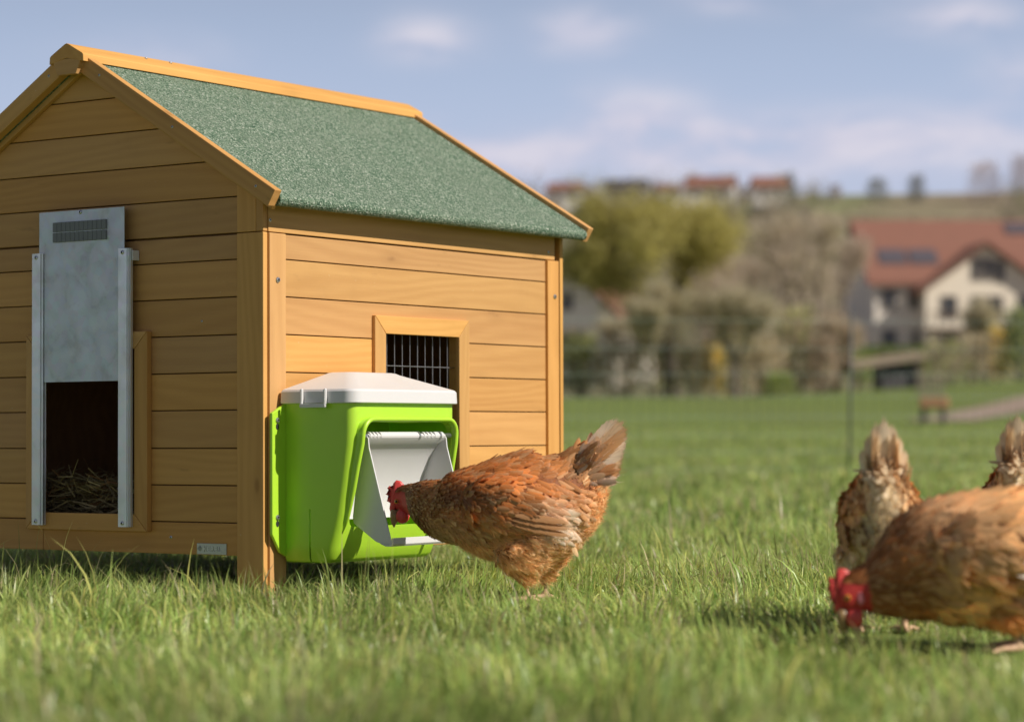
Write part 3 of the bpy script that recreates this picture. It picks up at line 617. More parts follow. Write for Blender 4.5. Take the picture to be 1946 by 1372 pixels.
for z in (.3345, .1500):
    screw(fl, FR, (.0173, .0205, z), (1, 0, 0), .0052)
    mesh_obj('keyhole', prism([(.0045*math.cos(t*.5236), .0062*math.sin(t*.5236)) for t in range(12)], .0006, 0, 1, 'keyhole'), 'dark', fl, FR, basis((.0171, .0205, z-.0120), 'y', 'z'))
screw(ob, FR, (.164, .0515, .3055), (.35, -1, 0), .0050)
# small embossed panel line by the pivot screw
lidsec = [(.3660, rrect(.0110, .1885, .0380, .3820, .025)), (.3675, rrect(.0100, .1900, .0370, .3830, .0260)), (.3885, rrect(.0105, .1890, .0380, .3820, .0250)), (.3925, rrect(.0120, .1860, .0405, .3795, .024)), (.3945, rrect(.0140, .1810, .0450, .3750, .022)), (.4230, rrect(.0380, .1080, .1360, .2990, .020)), (.4262, rrect(.0420, .1020, .1430, .2920, .017)), (.4275, rrect(.0480, .0950, .1500, .2850, .014))]
lid = mesh_obj('lid', loft(lidsec, 'lid'), 'white', feeder, FR, smooth=True); lid.data.set_sharp_from_angle(angle=rad(28))
def multi_box(name, boxes, bev=.0008):
    bm = bmesh.new()
    for (x0, x1, y0, y1, z0, z1) in boxes:
        vs = bmesh.ops.create_cube(bm, size=1)['verts']
        for v in vs: v.co = Vector(((x0+x1)/2+v.co.x*(x1-x0), (y0+y1)/2+v.co.y*(y1-y0), (z0+z1)/2+v.co.z*(z1-z0)))
    bmesh.ops.bevel(bm, geom=bm.edges[:], offset=bev, segments=2, affect='EDGES', clamp_overlap=True); return bm_mesh(name, bm)
mesh_obj('latch', multi_box('latch', [(.0640, .0690, .0300, .0369, .3635, .3935), (.1210, .1260, .0300, .0369, .3635, .3935), (.0635, .1265, .0290, .0335, .3580, .3655)], .0012), 'white', lid, FR, smooth=False)
# swing flap: side cheeks, sloping back sheet, bottom bar, hinge rod
wing = [(.171, .300), (.178, .306), (.184, .300), (.186, .282), (.238, .106), (.237, .100), (.229, .0985), (.203, .1050), (.197, .1085), (.149, .1390), (.1465, .150), (.160, .250)]
flap = mesh_obj('flap', loft([(0, [(0, 0)]*3)], 'tmp') if False else py_mesh('back_sheet', [], []), None, feeder, FR)
sheet = [(.1785, .3085), (.1835, .304), (.180, .296), (.166, .288), (.146, .262), (.128, .222), (.119, .190), (.116, .152), (.118, .146)]
V = []; F = []
for a in (.0925, .3362):
    V += [(b, a, z) for b, z in sheet]
V += [(b-.0028, a, z-.0012) for a in (.0925, .3362) for b, z in sheet]
n = len(sheet)
for i in range(n-1): F += [(i, n+i, n+i+1, i+1), (2*n+i, 2*n+i+1, 3*n+i+1, 3*n+i)]
F += [(n-1, 2*n-1, 4*n-1, 3*n-1)]
bm = bmesh.new(); bm.from_mesh(py_mesh('t', V, F)); bmesh.ops.recalc_face_normals(bm, faces=bm.faces); bm.to_mesh(flap.data); bm.free(); flap.data.materials.append(M['white']); flap.data.polygons.foreach_set('use_smooth', [True]*len(flap.data.polygons)); flap.data.set_sharp_from_angle(angle=rad(50))
WR = [(.166, .300), (.178, .306), (.184, .300), (.186, .282), (.238, .106), (.237, .100), (.229, .0985), (.203, .1050), (.190, .118), (.135, .148), (.108, .152), (.111, .195), (.120, .226), (.139, .266)]
for a, w_ in ((.0885, wing), (.3370, WR)):
    mesh_obj('cheek', prism([(-b, z) for b, z in w_][::-1], .0030, .0009, 2, 'cheek'), 'white', flap, FR, basis((0, a-.0015, 0), '-x', 'z'))
mesh_obj('treadle_bar', prism([(.2240, .0970), (.2385, .0970), (.2420, .1010), (.2420, .1130), (.2395, .1130), (.2380, .1020), (.2120, .1045), (.2120, .1015)], .2515, .0008, 2, 'treadle_bar'), 'white', flap, FR, Matrix(((1, 0, 0, 0), (0, 0, -1, .3385), (0, 1, 0, 0), (0, 0, 0, 1))))
rod = mesh_obj('hinge_rod', tube_mesh('hinge_rod', [(.1760, .0815, .3040), (.1760, .3590, .3040)], .0048, 12), 'steel', feeder, FR, smooth=True)
for y0, y1 in ((.0960, .1010), (.1070, .1120), (.1180, .1230), (.1290, .2480), (.2660, .2710), (.2780, .2830), (.2900, .2950), (.3020, .3160), (.3230, .3310)):
    mesh_obj('hinge_knuckle', tube_mesh('hinge_knuckle', [(.1760, y0, .3040), (.1760, y1, .3040)], .0078, 12), 'white', flap, FR)
for y0 in (.2480, .3160): mesh_obj('washer', tube_mesh('washer', [(.1762, y0+.002, .3040), (.1762, y0+.006, .3040)], .0088, 14), 'steel', flap, FR)
# inner trough step
mesh_obj('trough_step', bx(.020, .128, .051, .368, .0865, .0945, .002), 'lime', feeder, FR)

# ------------------------------------------------------------ hens
def ring_loft(st, n=28):
    """st: (x, z, r_up, r_side[, y]) along the spine; closed surface"""
    P = [Vector((s[0], s[4] if len(s) > 4 else 0, s[1])) for s in st]; V = []; F = []
    for i, s in enumerate(st):
        t = (P[min(i+1, len(P)-1)]-P[max(i-1, 0)]).normalized(); side = Vector((0, 1, 0)); side = (side-t*side.dot(t)).normalized(); up = side.cross(t); up = -up if up.z < 0 else up
        for j in range(n): an = 2*math.pi*j/n; V.append(P[i]+up*math.cos(an)*s[2]+side*math.sin(an)*s[3])
    for i in range(len(st)-1):
        for j in range(n): F.append((i*n+j, i*n+(j+1) % n, (i+1)*n+(j+1) % n, (i+1)*n+j))
    F.append(tuple(range(n-1, -1, -1))); F.append(tuple(range((len(st)-1)*n, len(st)*n))); return V, F
def spline(st, m=6):
    A = np.array([list(s)+([0] if len(s) < 5 else []) for s in st], float); out = []
    for i in range(len(A)-1):
        p0, p1, p2, p3 = A[max(i-1, 0)], A[i], A[i+1], A[min(i+2, len(A)-1)]
        for k in range(m):
            t = k/m; out.append(.5*((2*p1)+(-p0+p2)*t+(2*p0-5*p1+4*p2-p3)*t*t+(-p0+3*p1-3*p2+p3)*t**3))
    out.append(A[-1]); return np.array(out)
def feathers(P, T, Nn, L, Wd, lift, curl, col, camber=.18, wp=(.30, .78, 1, .93, .62, .12)):
    n = len(P); T = T/np.linalg.norm(T, axis=1)[:, None]; Bv = np.cross(Nn, T); Bv /= np.linalg.norm(Bv, axis=1)[:, None]; Nn = np.cross(T, Bv)
    ts = np.array([0, .2, .45, .7, .88, 1.0]); wp = np.array(wp); us = np.array([-1, 0, 1.]); V = np.zeros((n, 18, 3)); UV = np.zeros((n, 18, 2)); k = 0
    for i, t in enumerate(ts):
        for u in us:
            V[:, k] = P+T*(L*t)[:, None]*np.cos(lift)[:, None]+Nn*(L*(np.sin(lift)*t-curl*t*t)+.0012)[:, None]+Bv*(Wd*.5*wp[i]*u)[:, None]-Nn*(camber*Wd*abs(u)*wp[i])[:, None]+T*(-abs(u)*L*.05)[:, None]
            UV[:, k] = (u*.5+.5, t); k += 1
    q = []
    for i in range(5):
        for j in range(2): a = i*3+j; q += [(a, a+1, a+4), (a, a+4, a+3)]
    F = (np.array(q)[None]+18*np.arange(n)[:, None, None]).reshape(-1, 3); C = np.repeat(col[:, None], 18, 1)
    return V.reshape(-1, 3), F, C.reshape(-1, 4), UV.reshape(-1, 2)
def strands(P, T, Nn, L, w, lift, curl, col):
    n = len(P); T = T/np.linalg.norm(T, axis=1)[:, None]; r = rng.normal(0, 1, (n, 3)); Bv = np.cross(T, r); Bv /= np.linalg.norm(Bv, axis=1)[:, None]; V = np.zeros((n, 5, 3))
    for k, (t, u) in enumerate(((0, -1), (0, 1), (.55, -.8), (.55, .8), (1, 0))):
        V[:, k] = P+T*(L*t*np.cos(lift))[:, None]+Nn*(L*(np.sin(lift)*t-curl*t*t)-.001)[:, None]+Bv*(w*.5*u)[:, None]
    F = (np.array([[0, 1, 3], [0, 3, 2], [2, 3, 4]])[None]+5*np.arange(n)[:, None, None]).reshape(-1, 3); return V.reshape(-1, 3), F, np.repeat(col[:, None], 5, 1).reshape(-1, 4)
def cat(parts):
    V = []; F = []; C = []; U = []; o = 0
    for p in parts:
        V.append(p[0]); F.append(p[1]+o); C.append(p[2]); o += len(p[0])
        if len(p) > 3: U.append(p[3])
    return np.concatenate(V), np.concatenate(F), np.concatenate(C), (np.concatenate(U) if U else None)
def make_hen(label, frame, st, cfg):
    """st in metres (x to the tail, z up, radii), cfg: colours, wing, tail, head parts"""
    root = empty('hen', frame); tag(root, label, 'hen', 'brown hens on the lawn')
    sp = spline(st); V, F = ring_loft([tuple(s) for s in sp])
    me = bpy.data.meshes.new('b'); bm = bmesh.new()
    def add(Vx, Fx):
        vs = [bm.verts.new(v) for v in Vx]
        for f in Fx: bm.faces.new([vs[i] for i in f])
    add(V, F)
    legs = cfg['legs']; lc = []
    for (hx, hz, fx, fz, y, r) in legs:
        add(*ring_loft([(hx, hz+.03, r*.8, r*.6, y*.8), (hx, hz, r, r*.72, y), (hx*.6+fx*.4, hz*.55+fz*.45, r*.72, r*.56, y), (hx*.3+fx*.7, hz*.28+fz*.72, r*.34, r*.30, y), (fx, fz, .008, .008, y)], 16))
        kn = (fx+.004, fz-.004); lc.append((fx, fz, y))
        add(*ring_loft([(fx, fz+.012, .0075, .0075, y), (fx+.003, fz*.5, .0062, .0062, y), (fx, .010, .0068, .0068, y), (fx-.002, .004, .006, .006, y)], 10))
        for dx, dy in ((-.052, 0), (-.042, .024), (-.042, -.024), (.026, .004)):
            add(*ring_loft([(fx+.002, .008, .0058, .0058, y), (fx+dx*.5, .0085, .0050, .0050, y+dy*.5), (fx+dx, .005, .0034, .0034, y+dy)], 8))
    for w in cfg['wing_lumps']:
        for sgn in (1, -1):
            (x0, z0, x1, z1, y, rz, ry) = w
            add(*ring_loft([(x0+(x1-x0)*t, z0+(z1-z0)*t, rz*k, ry*k, y*sgn*yk) for t, k, yk in ((0, .25, .8), (.12, .7, .92), (.35, 1, 1), (.65, .9, .98), (.88, .5, .86), (1, .15, .75))], 16))
    for lump in cfg.get('lumps', ()): add(*ring_loft(lump, 20))
    bm.to_mesh(me); bm.free()
    ob = mesh_obj('body', me, None, root, frame)
    m_ = ob.modifiers.new('r', 'REMESH'); m_.mode = 'VOXEL'; m_.voxel_size = .0034
    m_ = ob.modifiers.new('s', 'SMOOTH'); m_.factor = .5; m_.iterations = 4
    bpy.context.view_layer.update(); me = apply_mods(ob); me.materials.clear(); me.materials.append(M['hen_body'])
    me.polygons.foreach_set('use_smooth', np.ones(len(me.polygons), bool))
    nv = len(me.vertices); co = np.zeros(nv*3); me.vertices.foreach_get('co', co); co = co.reshape(-1, 3); vn = np.zeros(nv*3); me.vertices.foreach_get('normal', vn); vn = vn.reshape(-1, 3)
    me.calc_loop_triangles(); nt = len(me.loop_triangles); tri = np.zeros(nt*3, np.int32); me.loop_triangles.foreach_get('vertices', tri); tri = tri.reshape(-1, 3)
    C3 = sp[:, [0, 4, 1]]; arc = np.concatenate([[0], np.cumsum(np.linalg.norm(np.diff(C3, axis=0), axis=1))]); arc /= arc[-1]; tanv = np.gradient(C3, axis=0); tanv /= np.linalg.norm(tanv, axis=1)[:, None]
    def classify(p):
        d = ((p[:, None, :]-C3[None])/(np.maximum(sp[:, 2], .01)[None, :, None])); idx = np.argmin((d**2).sum(2), 1); s = arc[idx]; rel = p-C3[idx]; tg = tanv[idx]; up = np.stack([-tg[:, 2], 0*tg[:, 0], tg[:, 0]], 1); v = (rel*up).sum(1)/sp[idx, 2]
        return s, v, tg, idx
    face = cfg['face'](co); leg = co[:, 2] < cfg['leg_z']
    base = np.array(cfg['base'])
    vc = np.ones((nv, 4)); vc[:, :3] = base*.8; vc[face, :3] = (.50, .045, .04); vc[leg, :3] = (.60, .40, .26)
    a = me.color_attributes.new('Col', 'FLOAT_COLOR', 'POINT'); a.data.foreach_set('color', vc.astype(np.float32).ravel())
    # feather coat
    tv = co[tri]; ar = .5*np.linalg.norm(np.cross(tv[:, 1]-tv[:, 0], tv[:, 2]-tv[:, 0]), axis=1); area = ar.sum()
    def sample(n):
        f = rng.choice(nt, n, p=ar/area); b = rng.dirichlet((1, 1, 1), n); p = (tv[f]*b[:, :, None]).sum(1); nn = (vn[tri[f]]*b[:, :, None]).sum(1); nn /= np.linalg.norm(nn, axis=1)[:, None]; return p, nn
    coat = []; down = []
    P, Nn = sample(int(area*cfg.get('dens', 78000))); s, v, tg, idx = classify(P); ok = ~cfg['face'](P) & (P[:, 2] > cfg['leg_z']+.012)
    low = np.minimum(1, np.maximum(0, (-v-.12)/.5))*(s > cfg['fluff_s']); low = np.maximum(low, (P[:, 2] < cfg['fluff_z'])*(s > cfg['fluff_s']-.08))
    wingm = np.zeros(len(P), bool); wx0, wz0, wx1, wz1, wh = cfg['wing']; wt = ((P[:, 0]-wx0)*(wx1-wx0)+(P[:, 2]-wz0)*(wz1-wz0))/((wx1-wx0)**2+(wz1-wz0)**2); wd = P[:, 2]-(wz0+(wz1-wz0)*wt); wingm = (wt > -.05) & (wt < 1.05) & (wd < wh*1.05) & (wd > -wh*.75) & (np.abs(Nn[:, 1]) > .45)
    fluff = (rng.random(len(P)) < low) & ~wingm
    # sizes grow from the neck to the saddle
    Ls = np.interp(s, [0, .12, .25, .4, .6, .85, 1], [.007, .011, .016, .021, .026, .031, .038]); Ws = np.interp(s, [0, .12, .25, .4, .6, .85, 1], [.0028, .0038, .0052, .0092, .0122, .0125, .012])
    Ls[wingm] = .023+.016*np.clip(wt[wingm], 0, 1); Ws[wingm] = .0135
    fs_ = cfg.get('fs', 1.0); Ls *= fs_; Ws *= fs_; need = np.clip((.0135*.0068)/(Ls*Ws), 0, 1)
    keep = ok & ~fluff & (rng.random(len(P)) < need*np.where(wingm, .9, 1.0))
    fl = tg.copy(); fl[:, 2] -= np.clip(-v, 0, 1)*.35; wdir = np.array([wx1-wx0, 0, wz1-wz0]); wdir = wdir/np.linalg.norm(wdir); fl[wingm] = wdir+np.array([0, 0, -.18]); fl += rng.normal(0, .22, fl.shape); fl -= Nn*(fl*Nn).sum(1)[:, None]
    cs = cfg['cols']; seg = np.array([c[0] for c in cs]); cc = np.array([c[1] for c in cs]); col = np.stack([np.interp(s, seg, cc[:, k]) for k in range(3)], 1)
    belly = np.clip((-v-.05)/.7, 0, 1)[:, None]*(s > .3)[:, None]; col = col*(1-belly)+np.array(cfg['belly'])*belly
    clump = smooth_noise(P[:, 0]*1+P[:, 1]*2.3, P[:, 2], 55, 21)[:, None]; mott = smooth_noise(P[:, 0]+P[:, 1]*1.7+3, P[:, 2], 26, 29)[:, None]; mo_ = cfg.get('mott', .62); col = col*(.60+.62*clump)*(1-mo_*.5+mo_*mott)*(.84+.32*rng.random((len(P), 1)))
    pale = (rng.random(len(P)) < cfg['pale']) & (s > .12); col[pale] = col[pale]*.45+np.array([.84, .50, .25])*.5
    c4 = np.concatenate([col, (.5+.5*rng.random((len(P), 1)))*cfg['tip']], 1)
    for (qx, qz, qr, qc) in cfg.get('patches', ()): wgt = np.exp(-((P[:, 0]-qx)**2+(P[:, 2]-qz)**2)/qr**2)[:, None]; c4[:, :3] = c4[:, :3]*(1-wgt)+np.array(qc)*wgt
    kk = keep; nK = kk.sum()
    coat.append(feathers(P[kk], fl[kk], Nn[kk], Ls[kk]*rng.uniform(.75, 1.25, nK), Ws[kk]*rng.uniform(.8, 1.2, nK), np.abs(rng.normal(.04, .06, nK))+cfg.get('lift', .025), np.full(nK, .03), c4[kk], .24))
    # down
    kk = ok & fluff; kk &= rng.random(len(P)) < .14; nK = kk.sum(); fd = fl.copy(); fd[:, 2] -= .35; fd += rng.normal(0, .28, fd.shape); fd -= Nn*(fd*Nn).sum(1)[:, None]
    cdn = np.array(cfg['belly'])*(.62+.6*clump[kk])*(.8+.5*rng.random((nK, 1)))
    for (qx, qz, qr, qc) in cfg.get('patches', ()): wgt = np.exp(-((P[kk][:, 0]-qx)**2+(P[kk][:, 2]-qz)**2)/qr**2)[:, None]; cdn = cdn*(1-wgt)+np.array(qc)*wgt
    coat.append(feathers(P[kk], fd[kk], Nn[kk], rng.uniform(.016, .030, nK), rng.uniform(.007, .013, nK), np.abs(rng.normal(.06, .10, nK)), np.full(nK, .04), np.concatenate([cdn, .3*np.ones((nK, 1))], 1)))
    P2, N2 = sample(int(area*cfg.get('down', 300000))); s2, v2, tg2, i2 = classify(P2); ok2 = ~cfg['face'](P2) & (P2[:, 2] > cfg['leg_z']+.006)
    lo2 = np.minimum(1, np.maximum(0, (-v2-.1)/.5))*(s2 > cfg['fluff_s']); lo2 = np.maximum(lo2, (P2[:, 2] < cfg['fluff_z'])*(s2 > cfg['fluff_s']-.08)); ok2 &= rng.random(len(P2)) < np.maximum(lo2, .30); P2, N2, s2, v2, tg2, lo2 = [q[ok2] for q in (P2, N2, s2, v2, tg2, lo2)]; n2 = len(P2)
    f2 = tg2.copy(); f2[:, 2] -= .45*lo2; f2 += rng.normal(0, 1, f2.shape)*(.16+.22*lo2[:, None]); f2 -= N2*(f2*N2).sum(1)[:, None]
    c2 = np.stack([np.interp(s2, seg, cc[:, k]) for k in range(3)], 1)*(1-lo2[:, None])+np.array(cfg['belly'])*1.1*lo2[:, None]; c2 *= (.75+.5*rng.random((n2, 1)))*(.72+.5*smooth_noise(P2[:, 0]+P2[:, 1]*2.3, P2[:, 2], 60, 23)[:, None])
    for (qx, qz, qr, qc) in cfg.get('patches', ()): wgt = np.exp(-((P2[:, 0]-qx)**2+(P2[:, 2]-qz)**2)/qr**2)[:, None]; c2 = c2*(1-wgt)+np.array(qc)*wgt
    down.append(strands(P2, f2, N2, np.where(lo2 > .2, rng.uniform(.012, .032, n2), rng.uniform(.006, .016, n2)), rng.uniform(.0005, .0013, n2), np.where(lo2 > .2, np.abs(rng.normal(.24, .2, n2)), np.abs(rng.normal(.10, .10, n2))), np.full(n2, .08), np.concatenate([c2, np.ones((n2, 1))], 1)))
    # folded flight feathers
    for sgn in (1, -1):
        for j in range(cfg.get('nflight', 4)):
            t = j/4; x0 = wx0+(wx1-wx0)*(.50+.06*t); z0 = wz0+(wz1-wz0)*.5-wh*(.50-.55*t); 
            p = np.array([[x0, 0, z0]]); k = np.argmin(((co[:, [0, 2]]-p[0, [0, 2]])**2).sum(1)+10*(np.sign(co[:, 1]) != sgn)); y = np.max(np.abs(co[(np.abs(co[:, 0]-x0) < .012) & (np.abs(co[:, 2]-z0) < .012)][:, 1]), initial=.03)
            p[0, 1] = sgn*(y+.001+.0012*j); d = np.array([[wdir[0], -sgn*.10, wdir[2]-.06+.14*t]]); nn = np.array([[0, sgn*1., .22]])
            cl_ = np.array(cfg['flight'])*rng.uniform(.8, 1.15); coat.append(feathers(p, d, nn, np.array([np.hypot(wx1-wx0, wz1-wz0)*(.54-.10*t)]), np.array([cfg.get('fw', .015)]), np.array([.02]), np.array([.05]), np.array([[*cl_, 1.0]]), .1))
    for (dy, Lt, wt_) in cfg.get('fan', ()):
        p = np.array([[cfg['tail_base'][0]+.004-abs(dy)*.02, dy*.05, cfg['tail_base'][1]-.035]]); d = np.array([[.10-abs(dy)*.1, dy, 1.]]); d /= np.linalg.norm(d); nn = np.array([[1., dy*1.2, .0]]); nn -= d*(d*nn).sum(); c_ = np.array(cfg['tail_cols'][0])*rng.uniform(.9, 1.08)
        coat.append(feathers(p, d, nn, np.array([Lt+.03]), np.array([wt_]), np.array([.02]), np.array([.05]), np.array([[*c_, 1.]]), .10, (.6, .9, 1, 1, .85, .40)))
    # tail
    bx_, bz_ = cfg['tail_base']
    for j, (dx, dz, Lt, wt_) in enumerate(cfg['tail']):
        for sgn in (1, -1):
            d = np.array([[dx, sgn*rng.uniform(.03, .10), dz]]); d /= np.linalg.norm(d); back_ = .045 if dz > .3 else .012; p = np.array([[bx_-d[0, 0]*back_, sgn*(.008+.004*(j % 3)), bz_-d[0, 2]*back_-j*.006]]); nn = np.array([[-.10*dz, sgn*1., .25]]); nn -= d*(d*nn).sum()
            c_ = np.array(cfg['tail_cols'][j % len(cfg['tail_cols'])])*rng.uniform(.85, 1.15); coat.append(feathers(p, d, nn, np.array([Lt+back_]), np.array([wt_]), np.array([.03]), np.array([.08]), np.array([[*c_, 1.]]), .10, (.5, .85, 1, 1, .88, .40)))
            # soft coverts and loose barbs round each quill
            m = 16; tt = rng.uniform(.0, .6, m)[:, None]; pp = p+d*tt*(Lt)+nn*rng.uniform(.002, .008, (m, 1))+rng.normal(0, .004, (m, 3)); cc_ = np.repeat(np.array([[*(c_*.5+base*.5), .8]]), m, 0)*rng.uniform(.8, 1.2, (m, 1)); cc_[:, 3] = .8
            coat.append(feathers(pp, np.repeat(d, m, 0)+rng.normal(0, .15, (m, 3)), np.repeat(nn, m, 0), rng.uniform(.028, .05, m), rng.uniform(.009, .015, m), rng.uniform(0, .2, m), np.full(m, .1), cc_))
            m = 70; tt = rng.uniform(.25, 1.0, m)[:, None]; pp = p+d*tt*Lt+rng.normal(0, .006, (m, 3)); down.append(strands(pp, np.repeat(d, m, 0)+rng.normal(0, .3, (m, 3)), np.repeat(nn, m, 0), rng.uniform(.01, .024, m), np.full(m, .0007), rng.uniform(-.1, .3, m), np.full(m, .05), np.repeat(np.array([[*c_, 1]]), m, 0)))
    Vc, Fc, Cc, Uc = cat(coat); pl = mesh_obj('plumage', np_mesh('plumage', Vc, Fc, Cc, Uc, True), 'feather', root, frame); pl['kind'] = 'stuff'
    Vc, Fc, Cc, _ = cat(down); dn = mesh_obj('down', np_mesh('down', Vc, Fc, Cc, None, True), 'down', root, frame); dn['kind'] = 'stuff'
    # head furniture
    H = cfg['head']   # function (forward, up) -> x, z ; units metres
    def hp(f, u, y=0): x, z = H(f, u); return Vector((x, y+cfg.get('hy', 0), z))
    comb = [(-.004, .020), (-.010, .031), (-.004, .041), (.004, .046), (.011, .042), (.010, .033), (.019, .040), (.024, .037), (.017, .026), (.029, .027), (.019, .017), (.028, .013), (.021, .006), (.024, -.004), (.022, -.016), (.015, -.014), (.010, .0), (.006, .012)]
    comb = [(f*cfg['hs'], u*cfg['hs']) for f, u in comb]; n = len(comb); cen = (np.mean([c[0] for c in comb]), np.mean([c[1] for c in comb]))
    V = [hp(f, u, -.0022) for f, u in comb]+[hp(f, u, .0022) for f, u in comb]; Fq = [(i, (i+1) % n, (i+1) % n+n, i+n) for i in range(n)]
    mid = [(-.001*0+c[0]*.86+cen[0]*.14, c[1]*.86+cen[1]*.14) for c in comb]; V += [hp(f, u, -.0036) for f, u in mid]+[hp(f, u, .0036) for f, u in mid]
    Fq += [(2*n+(i+1) % n, (i+1) % n, i, 2*n+i)[::-1] for i in range(n)]+[(3*n+(i+1) % n, n+(i+1) % n, n+i, 3*n+i) for i in range(n)]
    bm = bmesh.new(); vs = [bm.verts.new(v) for v in V]
    for f in Fq: bm.faces.new([vs[i] for i in f])
    bmesh.ops.triangulate(bm, faces=[bm.faces.new([vs[2*n+i] for i in range(n)]), bm.faces.new([vs[3*n+i] for i in range(n)][::-1])]); bmesh.ops.recalc_face_normals(bm, faces=bm.faces)
    mesh_obj('comb', bm_mesh('comb', bm), 'comb', root, frame, smooth=True)
    def blob(name, pts, mat):
        Vx, Fx = [], []; bm = bmesh.new(); n = 12; rings = []
        for (p, rx, ry, d) in pts:
            t = d; side = Vector((0, 1, 0)); u = t.cross(side).normalized(); rings.append([bm.verts.new(p+u*rx*math.cos(2*math.pi*i/n)+side*ry*math.sin(2*math.pi*i/n)) for i in range(n)])
        for a_, b_ in zip(rings, rings[1:]):
            for i in range(n): bm.faces.new((a_[i], a_[(i+1) % n], b_[(i+1) % n], b_[i]))
        bm.faces.new(rings[0][::-1]); bm.faces.new(rings[-1]); bmesh.ops.recalc_face_normals(bm, faces=bm.faces); return mesh_obj(name, bm_mesh(name, bm), mat, root, frame, smooth=True)
    k = cfg['hs']; dwn = Vector((0, 0, -1)); fwd = (hp(1, 0)-hp(0, 0)).normalized(); dn_ = (hp(0, -1)-hp(0, 0)).normalized()
    for sgn in (1, -1):
        p0 = hp(-.002*k, -.014*k, sgn*.0075*k)
        blob('wattle', [(p0+dwn*q*k, r*k, t*k, dwn) for q, r, t in ((0, .005, .002), (.006, .0095, .0042), (.014, .0118, .0048), (.021, .0102, .0042), (.026, .0055, .0026), (.0275, .002, .001))], 'comb')
        blob('earlobe', [(hp(-.014*k, .006*k, sgn*.0150*k)+dwn*q*k, r*k, t*k, dwn) for q, r, t in ((0, .0022, .001), (.004, .0048, .0022), (.010, .0056, .0024), (.016, .0042, .002), (.020, .0016, .0008))], 'lobe')
        e = hp(.006*k, .004*k, sgn*.0134*k)
        def ball(name, c, r, mat): 
            bm = bmesh.new(); bmesh.ops.create_uvsphere(bm, u_segments=14, v_segments=9, radius=r); me = bm_mesh(name, bm); return mesh_obj(name, me, mat, root, frame, Matrix.Translation(c), True)
        ball('eye', e, .0046*k, 'iris'); ball('pupil', e+Vector((0, sgn*.0028*k, 0)), .0026*k, 'pupil')
    bd = (fwd*.30+dn_*.95).normalized() if cfg.get('peck', 1) else fwd
    k = k*1.22; b0 = hp(.0125*k, -.0145*k)
    blob('beak', [(b0-bd*.006*k, .0072*k, .0062*k, bd), (b0+bd*.003*k, .0066*k, .0056*k, bd), (b0+bd*.010*k-fwd*.0006*k, .0054*k, .0044*k, bd), (b0+bd*.017*k-fwd*.0016*k, .0034*k, .0028*k, bd), (b0+bd*.0225*k-fwd*.0032*k, .0008*k, .0007*k, bd)], 'beak')
    b1 = b0-fwd*.0085*k; blob('beak', [(b1-bd*.006*k, .0038*k, .0048*k, bd), (b1+bd*.004*k, .0034*k, .0044*k, bd), (b1+bd*.011*k+fwd*.001*k, .0024*k, .0032*k, bd), (b1+bd*.0165*k+fwd*.002*k, .0006*k, .0006*k, bd)], 'beak')
    return root
def copy_tree(o, frame, label):
    r = o.copy(); COL.objects.link(r); r.matrix_basis = frame; r['label'] = label; WM[r.name] = frame
    for ch in o.children: c = ch.copy(); COL.objects.link(c); c.parent = r
    return r
# hen at the feeder ------------------------------------------------
D1 = 4.52; YAW1 = rad(-8); G1 = Vector(((1012-973)/4699*D1, D1, 0)); PXM = 4699/D1
_u = Vector((math.cos(YAW1), math.sin(YAW1), 0)); _n = Vector((-_u.y, _u.x, 0))
def px1(x, y):
    """local (x, z) on the hen's own upright plane for a spot of the photograph"""
    d = F_+R_*((x-973)/4699)-U_*((y-686)/4699); C_ = Vector((0, 0, CAMZ)); p = C_+d*((G1-C_).dot(_n)/d.dot(_n)); return (p-G1).dot(_u), p.z
def st_px(rows, f, sc): return [(*f(x, y), r/sc, w/sc) for x, y, r, w in rows]
st1 = st_px([(741, 968, 7, 6), (747, 962, 17, 11), (756, 956, 23, 14.5), (768, 951, 27, 17), (784, 952, 33, 22), (806, 957, 44, 31), (845, 969, 59, 45), (886, 966, 75, 60), (932, 967, 93, 74), (985, 964, 103, 82), (1028, 956, 104, 78), (1064, 938, 92, 66), (1090, 914, 72, 46), (1110, 888, 48, 28), (1128, 868, 28, 17), (1140, 856, 10, 8)], px1, PXM)
head1 = px1(757, 957)
def h1(f, u): return (head1[0]-.0147-f*.93+u*(-.10), head1[1]+u*.93-f*.34)
cols1 = [(0, (.30, .100, .028)), (.18, (.33, .108, .030)), (.32, (.46, .145, .034)), (.5, (.62, .210, .054)), (.75, (.70, .260, .074)), (1, (.86, .46, .19))]
x885, z885 = px1(884, 948); x1085, z1085 = px1(1092, 978)
tail1 = [(.62, .78, .098, .038), (.68, .73, .108, .040), (.74, .67, .108, .040), (.79, .60, .100, .038), (.82, .50, .090, .036), (.83, .38, .080, .034), (.80, .24, .070, .032), (.74, .10, .060, .030)]
